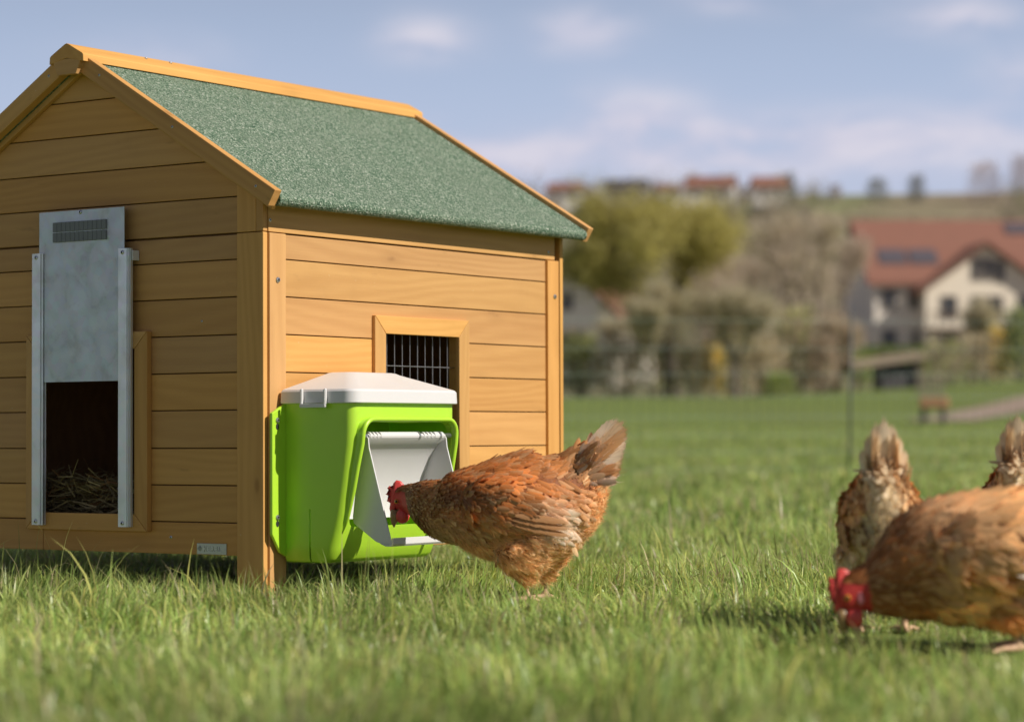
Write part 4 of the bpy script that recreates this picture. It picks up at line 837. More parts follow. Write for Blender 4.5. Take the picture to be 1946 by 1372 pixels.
hen1 = make_hen('brown hen with red comb eating from the green feeder', Matrix.Translation(G1) @ Matrix.Rotation(YAW1, 4, 'Z'), [(q[0]-.14*yq, q[1], q[2], q[3], yq) for q in st1 for yq in (.105*max(0, (px1(900, 0)[0]-q[0])/(px1(900, 0)[0]-px1(757, 0)[0]))**1.25,)], dict(hy=.105,
    legs=[(*px1(1000, 1046), *px1(1004, 1108), -.034, .058), (*px1(1022, 1046), *px1(1030, 1106), .034, .056)], wing_lumps=[(x885, z885, x1085, z1085, .068, .052, .022)], lumps=[[(*px1(962, 1030), .02, .02), (*px1(985, 1030), .044, .058), (*px1(1020, 1020), .058, .078), (*px1(1056, 998), .054, .072), (*px1(1084, 972), .040, .052), (*px1(1100, 955), .016, .02)]],
    wing=(x885, z885, x1085, z1085, .058), face=lambda p: (p[:, 0] < px1(771, 0)[0]-.0147-.25*(p[:, 2]-px1(0, 950)[1])) & (p[:, 2] < px1(0, 938)[1]-(p[:, 0]+.0147-px1(745, 0)[0])*(-.15)), leg_z=.030, fluff_s=.42, fluff_z=px1(0, 1062)[1],
    fs=1.05, mott=1.05, base=(.34, .115, .034), cols=cols1, belly=(.96, .62, .31), pale=.22, tip=1.0, patches=[(*px1(1060, 1004), .026, (.98, .88, .76)), (*px1(1070, 978), .016, (.95, .78, .58)), (*px1(1030, 960), .012, (.9, .68, .45))], flight=(.52, .27, .12), nflight=3, tail_base=px1(1112, 872), tail=tail1, tail_cols=[(.95, .80, .62), (.90, .64, .40), (.78, .42, .19), (.98, .84, .68)], head=h1, hs=1.0))
# hen in the right foreground --------------------------------------
D2 = 3.46; S2 = 4699/D2
def px2(x, y): return ((x-1890)/S2, (1241-y)/S2)
st2 = st_px([(1584, 1147, 8, 7), (1592, 1142, 24, 17), (1606, 1134, 33, 21), (1624, 1124, 39, 25), (1650, 1118, 50, 34), (1690, 1104, 74, 58), (1745, 1082, 104, 86), (1810, 1068, 119, 102), (1890, 1064, 126, 110), (1970, 1052, 120, 104), (2035, 1026, 98, 84), (2075, 985, 68, 54), (2100, 955, 36, 26), (2115, 935, 12, 9)], px2, S2)
head2 = px2(1606, 1136)
def h2(f, u): return (head2[0]-f*.90-u*.22, head2[1]+u*.88-f*.42)
xw0, zw0 = px2(1745, 1040); xw1, zw1 = px2(2040, 1052)
hen2 = make_hen('ginger hen pecking in the grass at the right edge, nearest of the hens', Matrix.Translation(((1890-973)/S2, D2, 0)) @ Matrix.Rotation(rad(6), 4, 'Z'), st2, dict(
    legs=[(*px2(1905, 1150), *px2(1912, 1205), -.036, .052), (*px2(1935, 1150), *px2(1950, 1205), .036, .052)], wing_lumps=[(xw0, zw0, xw1, zw1, .082, .056, .024)],
    wing=(xw0, zw0, xw1, zw1, .060), face=lambda p: (p[:, 0] < px2(1640, 0)[0]-.2*(p[:, 2]-px2(0, 1130)[1])) & (p[:, 2] < px2(0, 1108)[1]), leg_z=.028, fluff_s=.55, fluff_z=px2(0, 1165)[1],
    base=(.44, .19, .06), fs=1.5, mott=1.1, lift=.08, cols=[(0, (.46, .16, .045)), (.2, (.50, .17, .045)), (.29, (.52, .20, .06)), (.36, (.86, .52, .27)), (.5, (.96, .55, .24)), (.7, (.98, .52, .20)), (1, (.95, .56, .25))], belly=(.90, .48, .19), pale=.34, tip=.8, flight=(1.0, .90, .82), nflight=4, fw=.024, tail_base=px2(2085, 950), tail=tail1, tail_cols=[(.55, .38, .24), (.5, .28, .13)], head=h2, hs=1.06))
# hens seen from behind --------------------------------------------
st3 = [(-.205, .045, .006, .005), (-.198, .055, .018, .012), (-.188, .066, .024, .016), (-.170, .086, .030, .021), (-.140, .118, .044, .036), (-.100, .150, .062, .046), (-.050, .166, .076, .054), (.005, .172, .084, .057), (.050, .184, .078, .052), (.082, .206, .060, .042), (.104, .230, .038, .028), (.116, .248, .014, .012)]
def h3(f, u): return (-.190-f*.55+u*(-.72), .062+u*.55-f*.75)
tail3 = [(.06, 1, .086, .036), (.14, .99, .090, .036), (.22, .97, .084, .036), (.32, .94, .074, .036), (.42, .90, .066, .036), (.55, .83, .054, .032), (.7, .6, .046, .03)]
cfg3 = dict(legs=[(.0, .115, -.004, .052, -.034, .046), (.004, .115, .0, .052, .034, .046)], wing_lumps=[(-.085, .180, .080, .160, .046, .046, .016)], wing=(-.085, .180, .085, .160, .054), face=lambda p: (p[:, 0] < -.168) & (p[:, 2] < .082), leg_z=.030, fluff_s=.55, fluff_z=.10,
    base=(.36, .16, .06), cols=[(0, (.24, .085, .025)), (.3, (.34, .13, .04)), (.7, (1.0, .50, .17)), (.88, (1.0, .64, .32)), (1, (.95, .72, .46))], belly=(1.0, .86, .62), pale=.16, tip=.8, flight=(.45, .25, .12), tail_base=(.100, .232), tail=tail3, tail_cols=[(.98, .84, .62), (.96, .74, .48), (.92, .64, .34)], head=h3, hs=1.0, fan=[(-.24, .062, .022), (-.15, .082, .024), (-.07, .100, .026), (.0, .108, .026), (.07, .098, .026), (.15, .080, .024), (.24, .060, .022)])
hen3 = make_hen('hen with pale tail raised, seen from behind beyond the nearest hen', Matrix.Translation(((1672-973)/4699*3.78, 3.78, 0)) @ Matrix.Rotation(rad(-96), 4, 'Z'), st3, cfg3)
hen4 = copy_tree(hen3, Matrix.Translation(((1938-973)/4699*4.10, 4.10, .008)) @ Matrix.Rotation(rad(-104), 4, 'Z'), 'hen of which only the upright tail shows at the far right edge')

# ------------------------------------------------------------ background
def at(px, py, D):
    """point of the place seen at a given spot of the photograph, D metres ahead"""
    d = F_+R_*((px-973)/4699)-U_*((py-686)/4699); return Vector((0, 0, CAMZ))+d*(D/d.y)
def ground_at(px, D): 
    x = at(px, 700, D).x; return Vector((x, D, float(zg(x, D))))
M['bark'] = plain('bark', (.15, .12, .10), .9, 0, .3, 8, .4)
def bare_tree(name, label, base, height, spread, n_twig, tw_col, leaf=None, n_leaf=0, stems=1, seed=1, trunk_r=.09, low=.25, group='trees at the edge of the field', twl=.55):
    r_ = random.Random(seed); segs = []; tips = []
    def grow(p, d, L, r, lev):
        n = 3; q = p
        for i in range(n):
            d = (d+Vector((r_.gauss(0, .13), r_.gauss(0, .13), r_.gauss(.03, .08)))).normalized(); q2 = q+d*(L/n); segs.append((q, q2, r*(1-.25*i/n), r*(1-.25*(i+1)/n))); q = q2
            if lev >= 1: tips.append(q)
        if lev < 4:
            for k in range(r_.choice((2, 3, 3)) if lev < 3 else 2):
                a = r_.uniform(0, 6.28); t = r_.uniform(.35, .85)*spread; nd = (d+Vector((math.cos(a)*t, math.sin(a)*t, r_.uniform(.0, .35)))).normalized(); grow(q, nd, L*r_.uniform(.58, .8), r*.58, lev+1)
    for s_ in range(stems):
        a = r_.uniform(0, 6.28); o = .0 if stems == 1 else .25; grow(Vector((math.cos(a)*o, math.sin(a)*o, -.1)), Vector((math.cos(a)*o*.6, math.sin(a)*o*.6, 1)).normalized(), height*low*r_.uniform(.9, 1.15), trunk_r, 0)
    top = max(s[1].z for s in segs); k = height/top; V = []; F = []
    for (a, b, r0, r1) in segs:
        d = (b-a).normalized(); s_ = d.cross(Vector((.3, 1, .2))).normalized(); u = d.cross(s_); i = len(V)
        for c, r in ((a, r0), (b, r1)):
            for j in range(5): V.append(c*k+(s_*math.cos(j*1.2566)+u*math.sin(j*1.2566))*max(r, .008))
        F += [(i+j, i+(j+1) % 5, i+5+(j+1) % 5, i+5+j) for j in range(5)]
    root = empty(name, Matrix.Translation(base)); tag(root, label, 'tree', group); fr = Matrix.Translation(base)
    mesh_obj('trunk', py_mesh('trunk', V, F), 'bark', root, fr, smooth=True)
    tp = np.array([t*k for t in tips]); g = np.random.default_rng(seed); parts = []
    def sprays(n, L, w, col, up):
        P = tp[g.integers(0, len(tp), n)]+g.normal(0, .22*spread*height/5, (n, 3)); d = g.normal(0, 1, (n, 3)); d[:, 2] = d[:, 2]*.6+up; d /= np.linalg.norm(d, axis=1)[:, None]; s_ = np.cross(d, g.normal(0, 1, (n, 3))); s_ /= np.linalg.norm(s_, axis=1)[:, None]
        LL = (L*g.uniform(.5, 1.3, n))[:, None]; ww = (w*g.uniform(.6, 1.4, n))[:, None]; Vx = np.stack([P-s_*ww*.3, P+d*LL*.5-s_*ww*.5, P+d*LL, P+d*LL*.5+s_*ww*.5], 1).reshape(-1, 3); T = (np.array([[0, 1, 2], [0, 2, 3]])[None]+4*np.arange(n)[:, None, None]).reshape(-1, 3)
        c = np.ones((n, 4, 4)); c[:, :, :3] = (np.array(col)*(.75+.5*g.random((n, 1))))[:, None]; return Vx, T, c.reshape(-1, 4)
    parts.append(sprays(n_twig, twl, .028, tw_col, .5))
    if n_leaf: parts.append(sprays(n_leaf, .16, .10, leaf, -.3))
    Vc, Fc, Cc, _ = cat(parts); mesh_obj('crown', np_mesh('crown', Vc, Fc, Cc), 'leaf', root, fr)
    return root
BR = (.60, .50, .38); GB = (.56, .50, .35); PK = (.62, .52, .42)
bare_tree('willow_tree', 'broad olive yellow willow with fresh leaves, behind the coop roof corner', ground_at(1290, 80.5), 6.5, 1.25, 6000, (.50, .44, .18), (.52, .47, .15), 16000, seed=3, trunk_r=.17, low=.12)
for i, (px, D, h, sp_, col, sd, lab) in enumerate([
    (1262, 79, 3.4, .6, GB, 11, 'dark bare tree with forked trunk in front of the willow'), (1345, 92, 4.4, .9, BR, 12, 'bare brown tree just right of the willow trunk'),
    (1440, 82, 5.0, .9, PK, 13, 'bare pinkish brown tree between the willow and the big house'), (1552, 84, 6.0, .85, BR, 14, 'tall bare tree with dark trunk left of the big house'),
    (1500, 100, 5.6, 1.0, PK, 15, 'pale bare tree behind the tall dark one, left of the big house'), (1195, 86, 2.8, .9, GB, 16, 'bare shrubby tree below the small white house by the coop'), (1845, 88, 2.6, .9, GB, 17, 'bushy bare tree in front of the cream gable of the big house'),
    (1105, 84, 2.0, 1.0, BR, 18, 'low bare tree directly beside the coop wall'), (1400, 78, 3.2, .9, GB, 19, 'low bare tree at the field edge under the willow right side'), (1588, 80, 2.2, .8, BR, 20, 'small bare tree just left of the dark shed'), (1600, 122, 6.6, .6, PK, 21, 'tall pale bare tree hiding the left end of the big house')]):
    bare_tree('bare_tree', lab, ground_at(px, D), h, sp_, 2400, col, (.42, .38, .22), 900 if i % 3 == 0 else 300, stems=1, seed=sd, trunk_r=.13)
# shrubs along the field edge
def shrub(name, label, base, w, h, col, n, seed, cat_='shrub', lc=None):
    g = np.random.default_rng(seed); a = g.uniform(0, 6.28, n); r = np.sqrt(g.random(n)); z = g.random(n)**.8; P = np.stack([np.cos(a)*r*w*.5*(1-.45*z**2), np.sin(a)*r*w*.35, z*h], 1); d = np.stack([np.cos(a)*r*.7, np.sin(a)*r*.7, .6+.4*g.random(n)], 1)+g.normal(0, .45, (n, 3)); d /= np.linalg.norm(d, axis=1)[:, None]; s_ = np.cross(d, g.normal(0, 1, (n, 3))); s_ /= np.linalg.norm(s_, axis=1)[:, None]
    L = g.uniform(.12, .4, (n, 1))*h/1.6; ww = g.uniform(.02, .06, (n, 1)); V = np.stack([P, P+d*L*.5-s_*ww, P+d*L, P+d*L*.5+s_*ww], 1).reshape(-1, 3); T = (np.array([[0, 1, 2], [0, 2, 3]])[None]+4*np.arange(n)[:, None, None]).reshape(-1, 3)
    c = np.ones((n, 4, 4)); cc = 3.4*np.where((g.random((n, 1)) < .45) & (lc is not None), np.array(lc if lc is not None else col), np.array(col))*(.6+.8*g.random((n, 1))); c[:, :, :3] = cc[:, None]
    root = empty(name, Matrix.Translation(base)); tag(root, label, cat_, 'shrubs along the field edge'); fr = Matrix.Translation(base)
    mesh_obj('foliage', np_mesh('foliage', V, T, c.reshape(-1, 4)), 'leaf', root, fr)
    Vs = []; Fs = []
    for k in range(7):
        an = k*.9; b = (math.cos(an)*w*.08, math.sin(an)*w*.08, -.05); t = (math.cos(an)*w*.28, math.sin(an)*w*.2, h*.7); i = len(Vs)
        for (x, y, z_), rr in ((b, .025), (t, .01)):
            for j in range(4): Vs.append((x+math.cos(j*1.57)*rr, y+math.sin(j*1.57)*rr, z_))
        Fs += [(i+j, i+(j+1) % 4, i+4+(j+1) % 4, i+4+j) for j in range(4)]
    mesh_obj('stem', py_mesh('stem', Vs, Fs), 'bark', root, fr); return root
YE = (.26, .18, .035)
shrub('forsythia_bush', 'yellow flowering bush at the foot of the willow', ground_at(1355, 79), .7, 1.5, YE, 300, 31, lc=(.2, .18, .06))
shrub('forsythia_bush', 'yellow flowering bush in front of the right end of the big house', ground_at(1898, 86), .6, 1.7, YE, 300, 32, lc=(.22, .2, .08))
for i, (px, D, w, h, c, lab) in enumerate([(1100, 80, 1.6, 1.9, (.12, .115, .065), 'dark green brown bush hard beside the coop wall'), (1170, 79, 1.8, 1.6, (.13, .11, .08), 'low dark bush left of the forked bare tree'), (1240, 82, 1.6, 2.6, (.16, .13, .10), 'brown bush behind the forked bare tree'),
     (1320, 78.5, 1.5, 1.5, (.155, .135, .09), 'olive brown bush right of the forked bare tree'), (1395, 83, 1.9, 2.8, (.18, .15, .11), 'tall tan bush right of the yellow bush'), (1455, 79, 1.7, 1.8, (.17, .145, .10), 'tan bush at the field edge below the pinkish tree'), (1515, 81, 1.6, 2.6, (.165, .135, .10), 'brown bush left of the tall dark trunk'),
     (1565, 79, 1.1, 1.7, (.15, .12, .09), 'brown bush at the foot of the tall dark trunk'), (1800, 84, 2.0, 1.4, (.14, .115, .085), 'dark brown bush right of the shed'), (1870, 86, 2.2, 1.5, (.17, .145, .10), 'tan bush below the cream gable'), (1940, 84, 1.4, 2.2, (.03, .05, .02), 'dark evergreen bush at the right edge'), (1640, 92, 1.3, 1.1, (.10, .13, .03), 'low bright green bush left of the shed roof'), (1480, 77.5, 1.1, .7, (.085, .11, .03), 'low fresh green bush on the field edge')]):
    shrub('bush', lab, ground_at(px, D), w, h, c, 620, 40+i, lc=None if i % 2 else (.14, .15, .06))
# hedge
hd = ground_at(1672, 118); g_ = np.random.default_rng(5); n = 3200; P = np.stack([g_.uniform(-2.3, 2.3, n), g_.uniform(-.4, .4, n), g_.random(n)*1.15], 1); d = g_.normal(0, 1, (n, 3)); d /= np.linalg.norm(d, axis=1)[:, None]; s_ = np.cross(d, g_.normal(0, 1, (n, 3))); s_ /= np.linalg.norm(s_, axis=1)[:, None]
V = np.stack([P-d*.08, P+s_*.06, P+d*.08, P-s_*.06], 1).reshape(-1, 3); T = (np.array([[0, 1, 2], [0, 2, 3]])[None]+4*np.arange(n)[:, None, None]).reshape(-1, 3); c = np.ones((n, 4, 4)); c[:, :, :3] = (np.array([.22, .27, .035])*(.6+.7*g_.random((n, 1))))[:, None]
hr = empty('hedge', Matrix.Translation(hd)); tag(hr, 'clipped yellow green hedge in front of the big house', 'hedge'); mesh_obj('foliage', np_mesh('foliage', V, T, c.reshape(-1, 4)), 'leaf', hr, Matrix.Translation(hd)); mesh_obj('stem', bx(-2.2, 2.2, -.15, .15, -.1, .8, 0), 'bark', hr, Matrix.Translation(hd))
# woodland on the slope: a mass of bare twigs nobody could count
def wood(n, x0, x1, y0, y1, seed, skip=None):
    g = np.random.default_rng(seed); cx = g.uniform(x0, x1, n); cy = g.uniform(y0, y1, n)
    if skip is not None: k = ~skip(cx, cy); cx, cy = cx[k], cy[k]; n = len(cx)
    m = 46; hh = g.uniform(2.2, 5.5, n)*np.clip(cy/260, .55, 1.15); r = hh*g.uniform(.28, .5, n); P = np.zeros((n, m, 3)); u = g.normal(0, .5, (n, m, 3)); P[:, :, 0] = cx[:, None]+u[:, :, 0]*r[:, None]; P[:, :, 1] = cy[:, None]+u[:, :, 1]*r[:, None]; P[:, :, 2] = zg(cx, cy)[:, None]+hh[:, None]*np.clip(.55+u[:, :, 2]*.45, .02, 1.1)
    P = P.reshape(-1, 3); N_ = len(P); d = g.normal(0, 1, (N_, 3)); d[:, 2] += .8; d /= np.linalg.norm(d, axis=1)[:, None]; s2 = np.cross(d, g.normal(0, 1, (N_, 3))); s2 /= np.linalg.norm(s2, axis=1)[:, None]; L = g.uniform(.5, 1.6, (N_, 1)); w = g.uniform(.08, .3, (N_, 1))
    V = np.stack([P-s2*w*.5, P+s2*w*.5, P+d*L], 1).reshape(-1, 3); T = np.arange(3*N_).reshape(-1, 3); kinds = np.array([[.38, .32, .25], [.33, .30, .205], [.42, .36, .29], [.31, .31, .17], [.36, .30, .24]]); c = np.ones((n, m, 3, 4)); c[..., :3] = kinds[g.integers(0, 5, n)][:, None, None]*(.7+.6*g.random((n, m, 1, 1))); return V, T, c.reshape(-1, 4)
Vw, Tw, Cw, _ = cat([wood(900, -5, 110, 112, 300, 61, lambda x, y: (np.abs(x-(1800-973)/4699*y) < 11) & (y < 176)), wood(700, 0, 130, 290, 405, 62, lambda x, y: (x > y*.125) & (y > 340) & (x < y*.20)), wood(260, -120, 0, 110, 400, 63)])
o = mesh_obj('woodland', np_mesh('woodland', Vw, Tw, Cw), 'leaf'); o['kind'] = 'stuff'; tag(o, 'bare brown woodland covering the hillside behind the houses', 'woodland')
# houses
M['cream'] = plain('cream_render', (.80, .71, .58), .9, 0, .08, 2); M['greyw'] = plain('grey_render', (.78, .71, .63), .9, 0, .1, 2); M['whitew'] = plain('white_render', (.74, .72, .69), .9, 0, .05, 2)
M['tile'] = plain('red_tile', (.225, .100, .070), .8, 0, .25, 3, .2); M['tile2'] = plain('brown_tile', (.22, .10, .07), .8, 0, .25, 3, .2); M['slate'] = plain('dark_slate', (.055, .05, .055), .7, 0, .2, 3); M['pane'] = plain('window_glass', (.035, .04, .045), .08); M['frame'] = plain('window_frame', (.30, .25, .2), .6); M['solar'] = plain('solar_glass', (.10, .09, .105), .35); M['timber'] = plain('dark_timber', (.11, .075, .05), .8)
def house(name, label, loc, yaw, w, d, h, rh, wall, roof, windows=(), ridge='x', over=.5, panels=(), chimney=None, balcony=None):
    fr = Matrix.Translation(loc) @ Matrix.Rotation(yaw, 4, 'Z'); root = empty(name, fr); tag(root, label, 'house')
    V = [(-w/2, -d/2, -1), (w/2, -d/2, -1), (w/2, d/2, -1), (-w/2, d/2, -1), (-w/2, -d/2, h), (w/2, -d/2, h), (w/2, d/2, h), (-w/2, d/2, h)]; F = [(0, 1, 5, 4), (1, 2, 6, 5), (2, 3, 7, 6), (3, 0, 4, 7)]
    if ridge == 'x': V += [(-w/2, 0, h+rh), (w/2, 0, h+rh)]; F += [(3, 0, 4, 8, 7)][:0]+[(4, 8, 7), (5, 6, 9)]
    else: V += [(0, -d/2, h+rh), (0, d/2, h+rh)]; F += [(4, 5, 8), (7, 9, 6)]
    mesh_obj('wall', py_mesh('wall', V, F), wall, root, fr)
    t = .22; o_ = over; sl_ = rh/((d if ridge == 'x' else w)/2)
    def slab(sg):
        if ridge == 'x': P = [(-w/2-o_, 0, h+rh+.05), (w/2+o_, 0, h+rh+.05), (w/2+o_, sg*(d/2+o_), h-o_*sl_+.05), (-w/2-o_, sg*(d/2+o_), h-o_*sl_+.05)]
        else: P = [(0, -d/2-o_, h+rh+.05), (0, d/2+o_, h+rh+.05), (sg*(w/2+o_), d/2+o_, h-o_*sl_+.05), (sg*(w/2+o_), -d/2-o_, h-o_*sl_+.05)]
        P = P+[(x, y, z+t) for x, y, z in P]; return P
    rf = None
    for sg in (-1, 1):
        P = slab(sg); me = py_mesh('roof', P, [(0, 1, 2, 3), (7, 6, 5, 4), (0, 4, 5, 1), (1, 5, 6, 2), (2, 6, 7, 3), (3, 7, 4, 0)]); bm = bmesh.new(); bm.from_mesh(me); bmesh.ops.recalc_face_normals(bm, faces=bm.faces); bm.to_mesh(me); bm.free()
        q = mesh_obj('roof', me, roof, root, fr); rf = rf or q
    for (x, z, ww, hh) in windows:
        wf = mesh_obj('window', multi_box('window', [(x-ww/2-.07, x-ww/2, -d/2-.06, -d/2+.02, z-.07, z+hh+.07), (x+ww/2, x+ww/2+.07, -d/2-.06, -d/2+.02, z-.07, z+hh+.07), (x-ww/2, x+ww/2, -d/2-.06, -d/2+.02, z+hh, z+hh+.07), (x-ww/2, x+ww/2, -d/2-.08, -d/2+.02, z-.07, z), (x-.03, x+.03, -d/2-.05, -d/2+.02, z, z+hh)], .005), 'frame', root, fr)
        mesh_obj('pane', bx(x-ww/2, x+ww/2, -d/2-.012, -d/2+.01, z, z+hh, 0), 'pane', wf, fr)
    for (x, s0, ww, ss) in panels:   # on the front slope: along, distance down the slope from ridge
        c_ = math.cos(math.atan(sl_)); sn_ = math.sin(math.atan(sl_)); O = Vector((x, -s0*c_, h+rh+.05+t-s0*sn_)); u = Vector((0, -c_, -sn_)); nn = Vector((0, -sn_, c_)); P = [O+nn*.02, O+Vector((ww, 0, 0))+nn*.02, O+Vector((ww, 0, 0))+u*ss+nn*.02, O+u*ss+nn*.02]; P = P+[p+nn*.06 for p in P]
        mesh_obj('solar_panel', py_mesh('solar_panel', P, [(3, 2, 1, 0), (4, 5, 6, 7), (0, 1, 5, 4), (1, 2, 6, 5), (2, 3, 7, 6), (3, 0, 4, 7)]), 'solar', rf, fr)
    if chimney: x, y, s_, z = chimney; mesh_obj('chimney', bx(x-s_/2, x+s_/2, y-s_/2, y+s_/2, h, z, .03), 'whitew', root, fr)
    if balcony:
        x0, x1, z = balcony; bl = mesh_obj('balcony', bx(x0, x1, -d/2-1.1, -d/2, z-.12, z, .01), 'timber', root, fr); mesh_obj('railing', multi_box('railing', [(x0, x1, -d/2-1.1, -d/2-1.04, z+.85, z+.95)]+[(x0+k*(x1-x0)/14-.03, x0+k*(x1-x0)/14+.03, -d/2-1.09, -d/2-1.05, z, z+.85) for k in range(15)], .004), 'timber', bl, fr)
    return root
def hz(px, py, D): 
    p = at(px, py, D); return p
HB = hz(1838, 700, 150)
house('big_house', 'large cream house with red tiled roof and broad gable at right', HB, rad(4), 7.2, 9, 4.6, 2.5, 'cream', 'tile2', windows=[(-2.2, 2.9, .85, 1.2), (-.45, 2.9, .75, 1.2), (.6, 2.9, .75, 1.2), (2.4, 2.9, .85, 1.2), (-2.3, .5, .8, 1.3), (-.3, .4, 1.0, 1.5), (1.6, .5, .8, 1.3), (-.55, 5.15, .5, 1.1), (.15, 5.15, .5, 1.1), (.85, 5.0, .45, 1.2)], ridge='y', over=.6, balcony=(-3.6, 3.6, 2.2))
HL = hz(1785, 695, 151)
house('big_house_wing', 'long red roofed wing with solar panels behind the cream gable', Vector((HL.x+2.9, 152.0, HL.z)), rad(4), 15.5, 9, 5.0, 3.7, 'greyw', 'tile', windows=[(-6.9, 3.3, .8, 1.1), (-5.2, 3.3, .8, 1.1), (-3.5, 3.3, .8, 1.1), (-6.9, .9, .8, 1.1), (-5.0, .9, .8, 1.1), (-3.2, .9, .8, 1.1)], panels=[(-7.2, 3.2, 1.7, 1.5), (-5.3, 3.2, 1.7, 1.5), (1.2, .4, 3.6, 1.1), (5.6, 1.2, 2.0, 1.0)])
house('small_house', 'white house with orange roof and pale chimney just right of the coop', hz(1118, 700, 112), rad(-28), 4.6, 4.2, 2.4, 2.1, 'greyw', 'tile', windows=[(-1.1, .6, .7, .9), (.6, .6, .7, .9), (.0, 2.6, .5, .7)], ridge='y', over=.35, chimney=(.55, -.2, .55, 5.5))
for (px, py, w, h, rh, wall, roof, D, lab, wins) in [(1075, 392, 5.0, 2.2, 1.3, 'whitew', 'tile2', 392, 'small white house on the skyline just right of the coop roof', [(-1.3, .6, .7, .9), (1.0, .6, .7, .9)]), (1190, 388, 6.0, 1.6, 2.0, 'whitew', 'slate', 388, 'white house with dark slate roof on the skyline', [(-1.6, .4, .8, .8), (1.2, .4, .8, .8)]), (1270, 388, 3.4, 1.9, .9, 'whitew', 'tile2', 385, 'little white building between dark roofed and red roofed skyline houses', [(0, .6, .7, .8)]),
     (1352, 384, 7.2, 2.1, 1.7, 'whitew', 'tile', 390, 'long white skyline house with red roof above the willow', [(-2.3, .6, .7, .9), (0, .6, .7, .9), (2.2, .6, .7, .9)]), (1462, 385, 5.0, 2.1, 1.7, 'whitew', 'tile2', 386, 'white skyline house with brown red roof beside a dark tree', [(-1.2, .6, .7, .9), (1.0, .6, .7, .9)])]:
    house('skyline_house', lab, hz(px, py, D), rad(random.uniform(-12, 12)), w, 6, h, rh, wall, roof, wins, 'x', .4, chimney=(w*.3, 0, .6, h+rh+.7))
for (px, D, h, w, c, lab) in [(1500, 392, 5.2, 2.4, (.035, .045, .03), 'dark evergreen on the skyline right of the last house'), (1255, 396, 3.6, 3.5, (.14, .11, .10), 'bare rounded tree on the skyline behind the slate roof'), (1670, 402, 3.8, 3.6, (.075, .075, .06), 'dark conifer clump on the skyline above the big house roof'), (1745, 402, 4.2, 3.2, (.07, .07, .06), 'second dark conifer clump on the skyline, right of the first'), (1875, 400, 6.0, 6.2, (.16, .13, .12), 'wide bare tree clump on the skyline near the right edge'), (1946, 398, 7.2, 4.0, (.14, .12, .12), 'tall bare tree on the skyline at the right edge'), (1590, 405, 2.6, 2.4, (.15, .13, .12), 'tiny lone tree on the skyline left of the conifers'), (1320, 398, 4.6, 2.4, (.13, .115, .09), 'slim bare tree on the skyline behind the red roofed house'), (1125, 396, 3.4, 4.0, (.15, .12, .11), 'bare tree on the skyline left of the slate roof'), (1050, 396, 3.6, 4.0, (.15, .12, .11), 'bare tree on the skyline behind the coop roof corner'), (1410, 398, 3.0, 4.2, (.15, .125, .11), 'bare trees on the skyline between the two rightmost houses')]:
    b = ground_at(px, D); r_ = shrub('skyline_tree', lab, b-Vector((0, 0, .4)), w, h*1.1, c, 900, int(px), 'tree'); r_['group'] = 'trees on the skyline'
# dark shed with pale flat roof, table, white railing by the path
sp_ = ground_at(1682, 79.5); fr = Matrix.Translation(sp_) @ Matrix.Rotation(rad(8), 4, 'Z'); sd = empty('shed', fr); tag(sd, 'low dark open shed with pale sloping roof at the field edge', 'shed')
mesh_obj('wall', multi_box('wall', [(-.25, .95, .5, .56, -.1, .85), (-.25, -.19, -.4, .5, -.1, .85), (.89, .95, -.4, .5, -.1, .85), (-.19, .89, -.38, -.34, -.1, .72)], .004), M['slate'], sd, fr)
mesh_obj('roof', py_mesh('roof', [(-1.25, -.7, .62), (1.15, -.7, .98), (1.15, .7, 1.05), (-1.25, .7, .70), (-1.25, -.7, .84), (1.15, -.7, 1.18), (1.15, .7, 1.25), (-1.25, .7, .92)], [(3, 2, 1, 0), (4, 5, 6, 7), (0, 1, 5, 4), (1, 2, 6, 5), (2, 3, 7, 6), (3, 0, 4, 7)]), plain('shed_roof', (.30, .235, .175), .9, 0, .2, 4), sd, fr)
for x in (-1.1, 1.0): mesh_obj('post', bx(x-.04, x+.04, -.6, -.52, -.1, .66 if x < 0 else .94, .004), 'timber', sd, fr)
tp_ = ground_at(1775, 38.5); fr = Matrix.Translation(tp_) @ Matrix.Rotation(rad(-12), 4, 'Z'); tb_ = empty('table', fr); tag(tb_, 'small tan topped table with dark legs beside the dirt path', 'table')
mesh_obj('top', bx(-.22, .22, -.2, .2, .25, .42, .02), plain('tan_wood', (.50, .27, .15), .7, 0, .2, 12), tb_, fr)
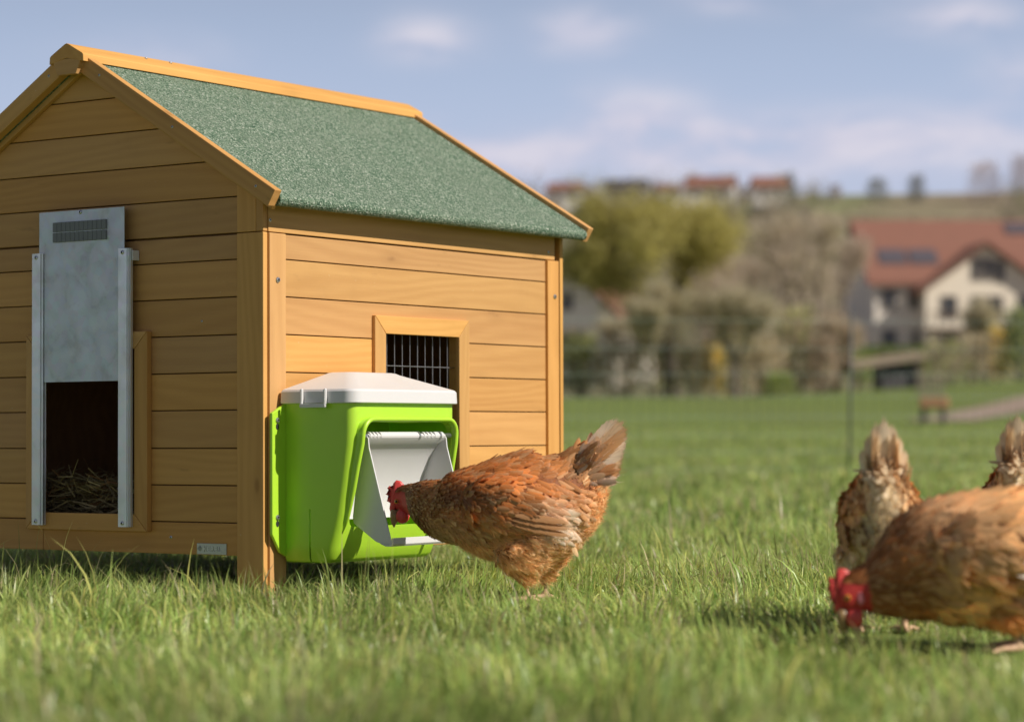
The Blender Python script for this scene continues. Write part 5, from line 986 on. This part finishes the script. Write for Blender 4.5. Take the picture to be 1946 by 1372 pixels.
for x in (-.17, .13):
    for y in (-.14, .14): mesh_obj('leg', bx(x-.035, x+.035, y-.03, y+.03, -.02, .249, .004), M['slate'], tb_, fr)
rl_ = ground_at(1768, 62); fr = Matrix.Translation(rl_); rr_ = empty('picket_fence', fr); tag(rr_, 'short white picket fence behind the small table', 'fence')
for k in range(6): mesh_obj('picket', CACHE.setdefault('picket', bx(-.022, .022, -.015, .015, .05, .55, .004)), M['frame'], rr_, fr, Matrix.Translation((-.30+k*.12, 0, 0)))
for z in (.16, .40): mesh_obj('rail', bx(-.36, .36, .016, .04, z, z+.06, .003), M['frame'], rr_, fr)
# poultry netting
fx0, fx1, fy = -2.0, 7.5, 17.66
fr = Matrix.Translation((2.40, fy, float(zg(2.4, fy)))); nf = empty('poultry_fence', fr); tag(nf, 'thin electric poultry netting on slim posts across the meadow', 'fence')
M['net'] = plain('net_cord', (.26, .36, .30), .6); M['fpost'] = plain('fence_post_plastic', (.075, .085, .09), .5)
V = []; F = []
def cord(a, b, r=.0017):
    d = (b-a).normalized(); s_ = d.cross(Vector((0, 1, 0.01))).normalized(); u = d.cross(s_); i = len(V)
    for c_ in (a, b):
        for j in range(3): V.append(c_+s_*math.cos(j*2.094)*r+u*math.sin(j*2.094)*r)
    F.extend([(i+j, i+(j+1) % 3, i+3+(j+1) % 3, i+3+j) for j in range(3)])
def fz(x): return float(zg(x, fy+.28*(x-2.4)))
def fp(x, z): return Vector((x, fy+.28*(x-2.4), fz(x)+z))
xs_ = np.arange(fx0, fx1, .085)
for k, x in enumerate(xs_): cord(fp(x, .04), fp(x, 1.10))
for z in (.05, .17, .29, .42, .56, .72, .90, 1.10):
    for a, b in zip(xs_[::4], xs_[4::4]): cord(fp(a, z), fp(b, z), .0013)
mesh_obj('netting', py_mesh('netting', V, F), 'net', nf)
for x in (-.9, 2.398, 5.7): 
    V2 = [fp(x, -.1), fp(x+.035, 1.20)]; mesh_obj('fence_post', tube_mesh('fence_post', V2, .0095, 8), 'fpost', nf, smooth=True)
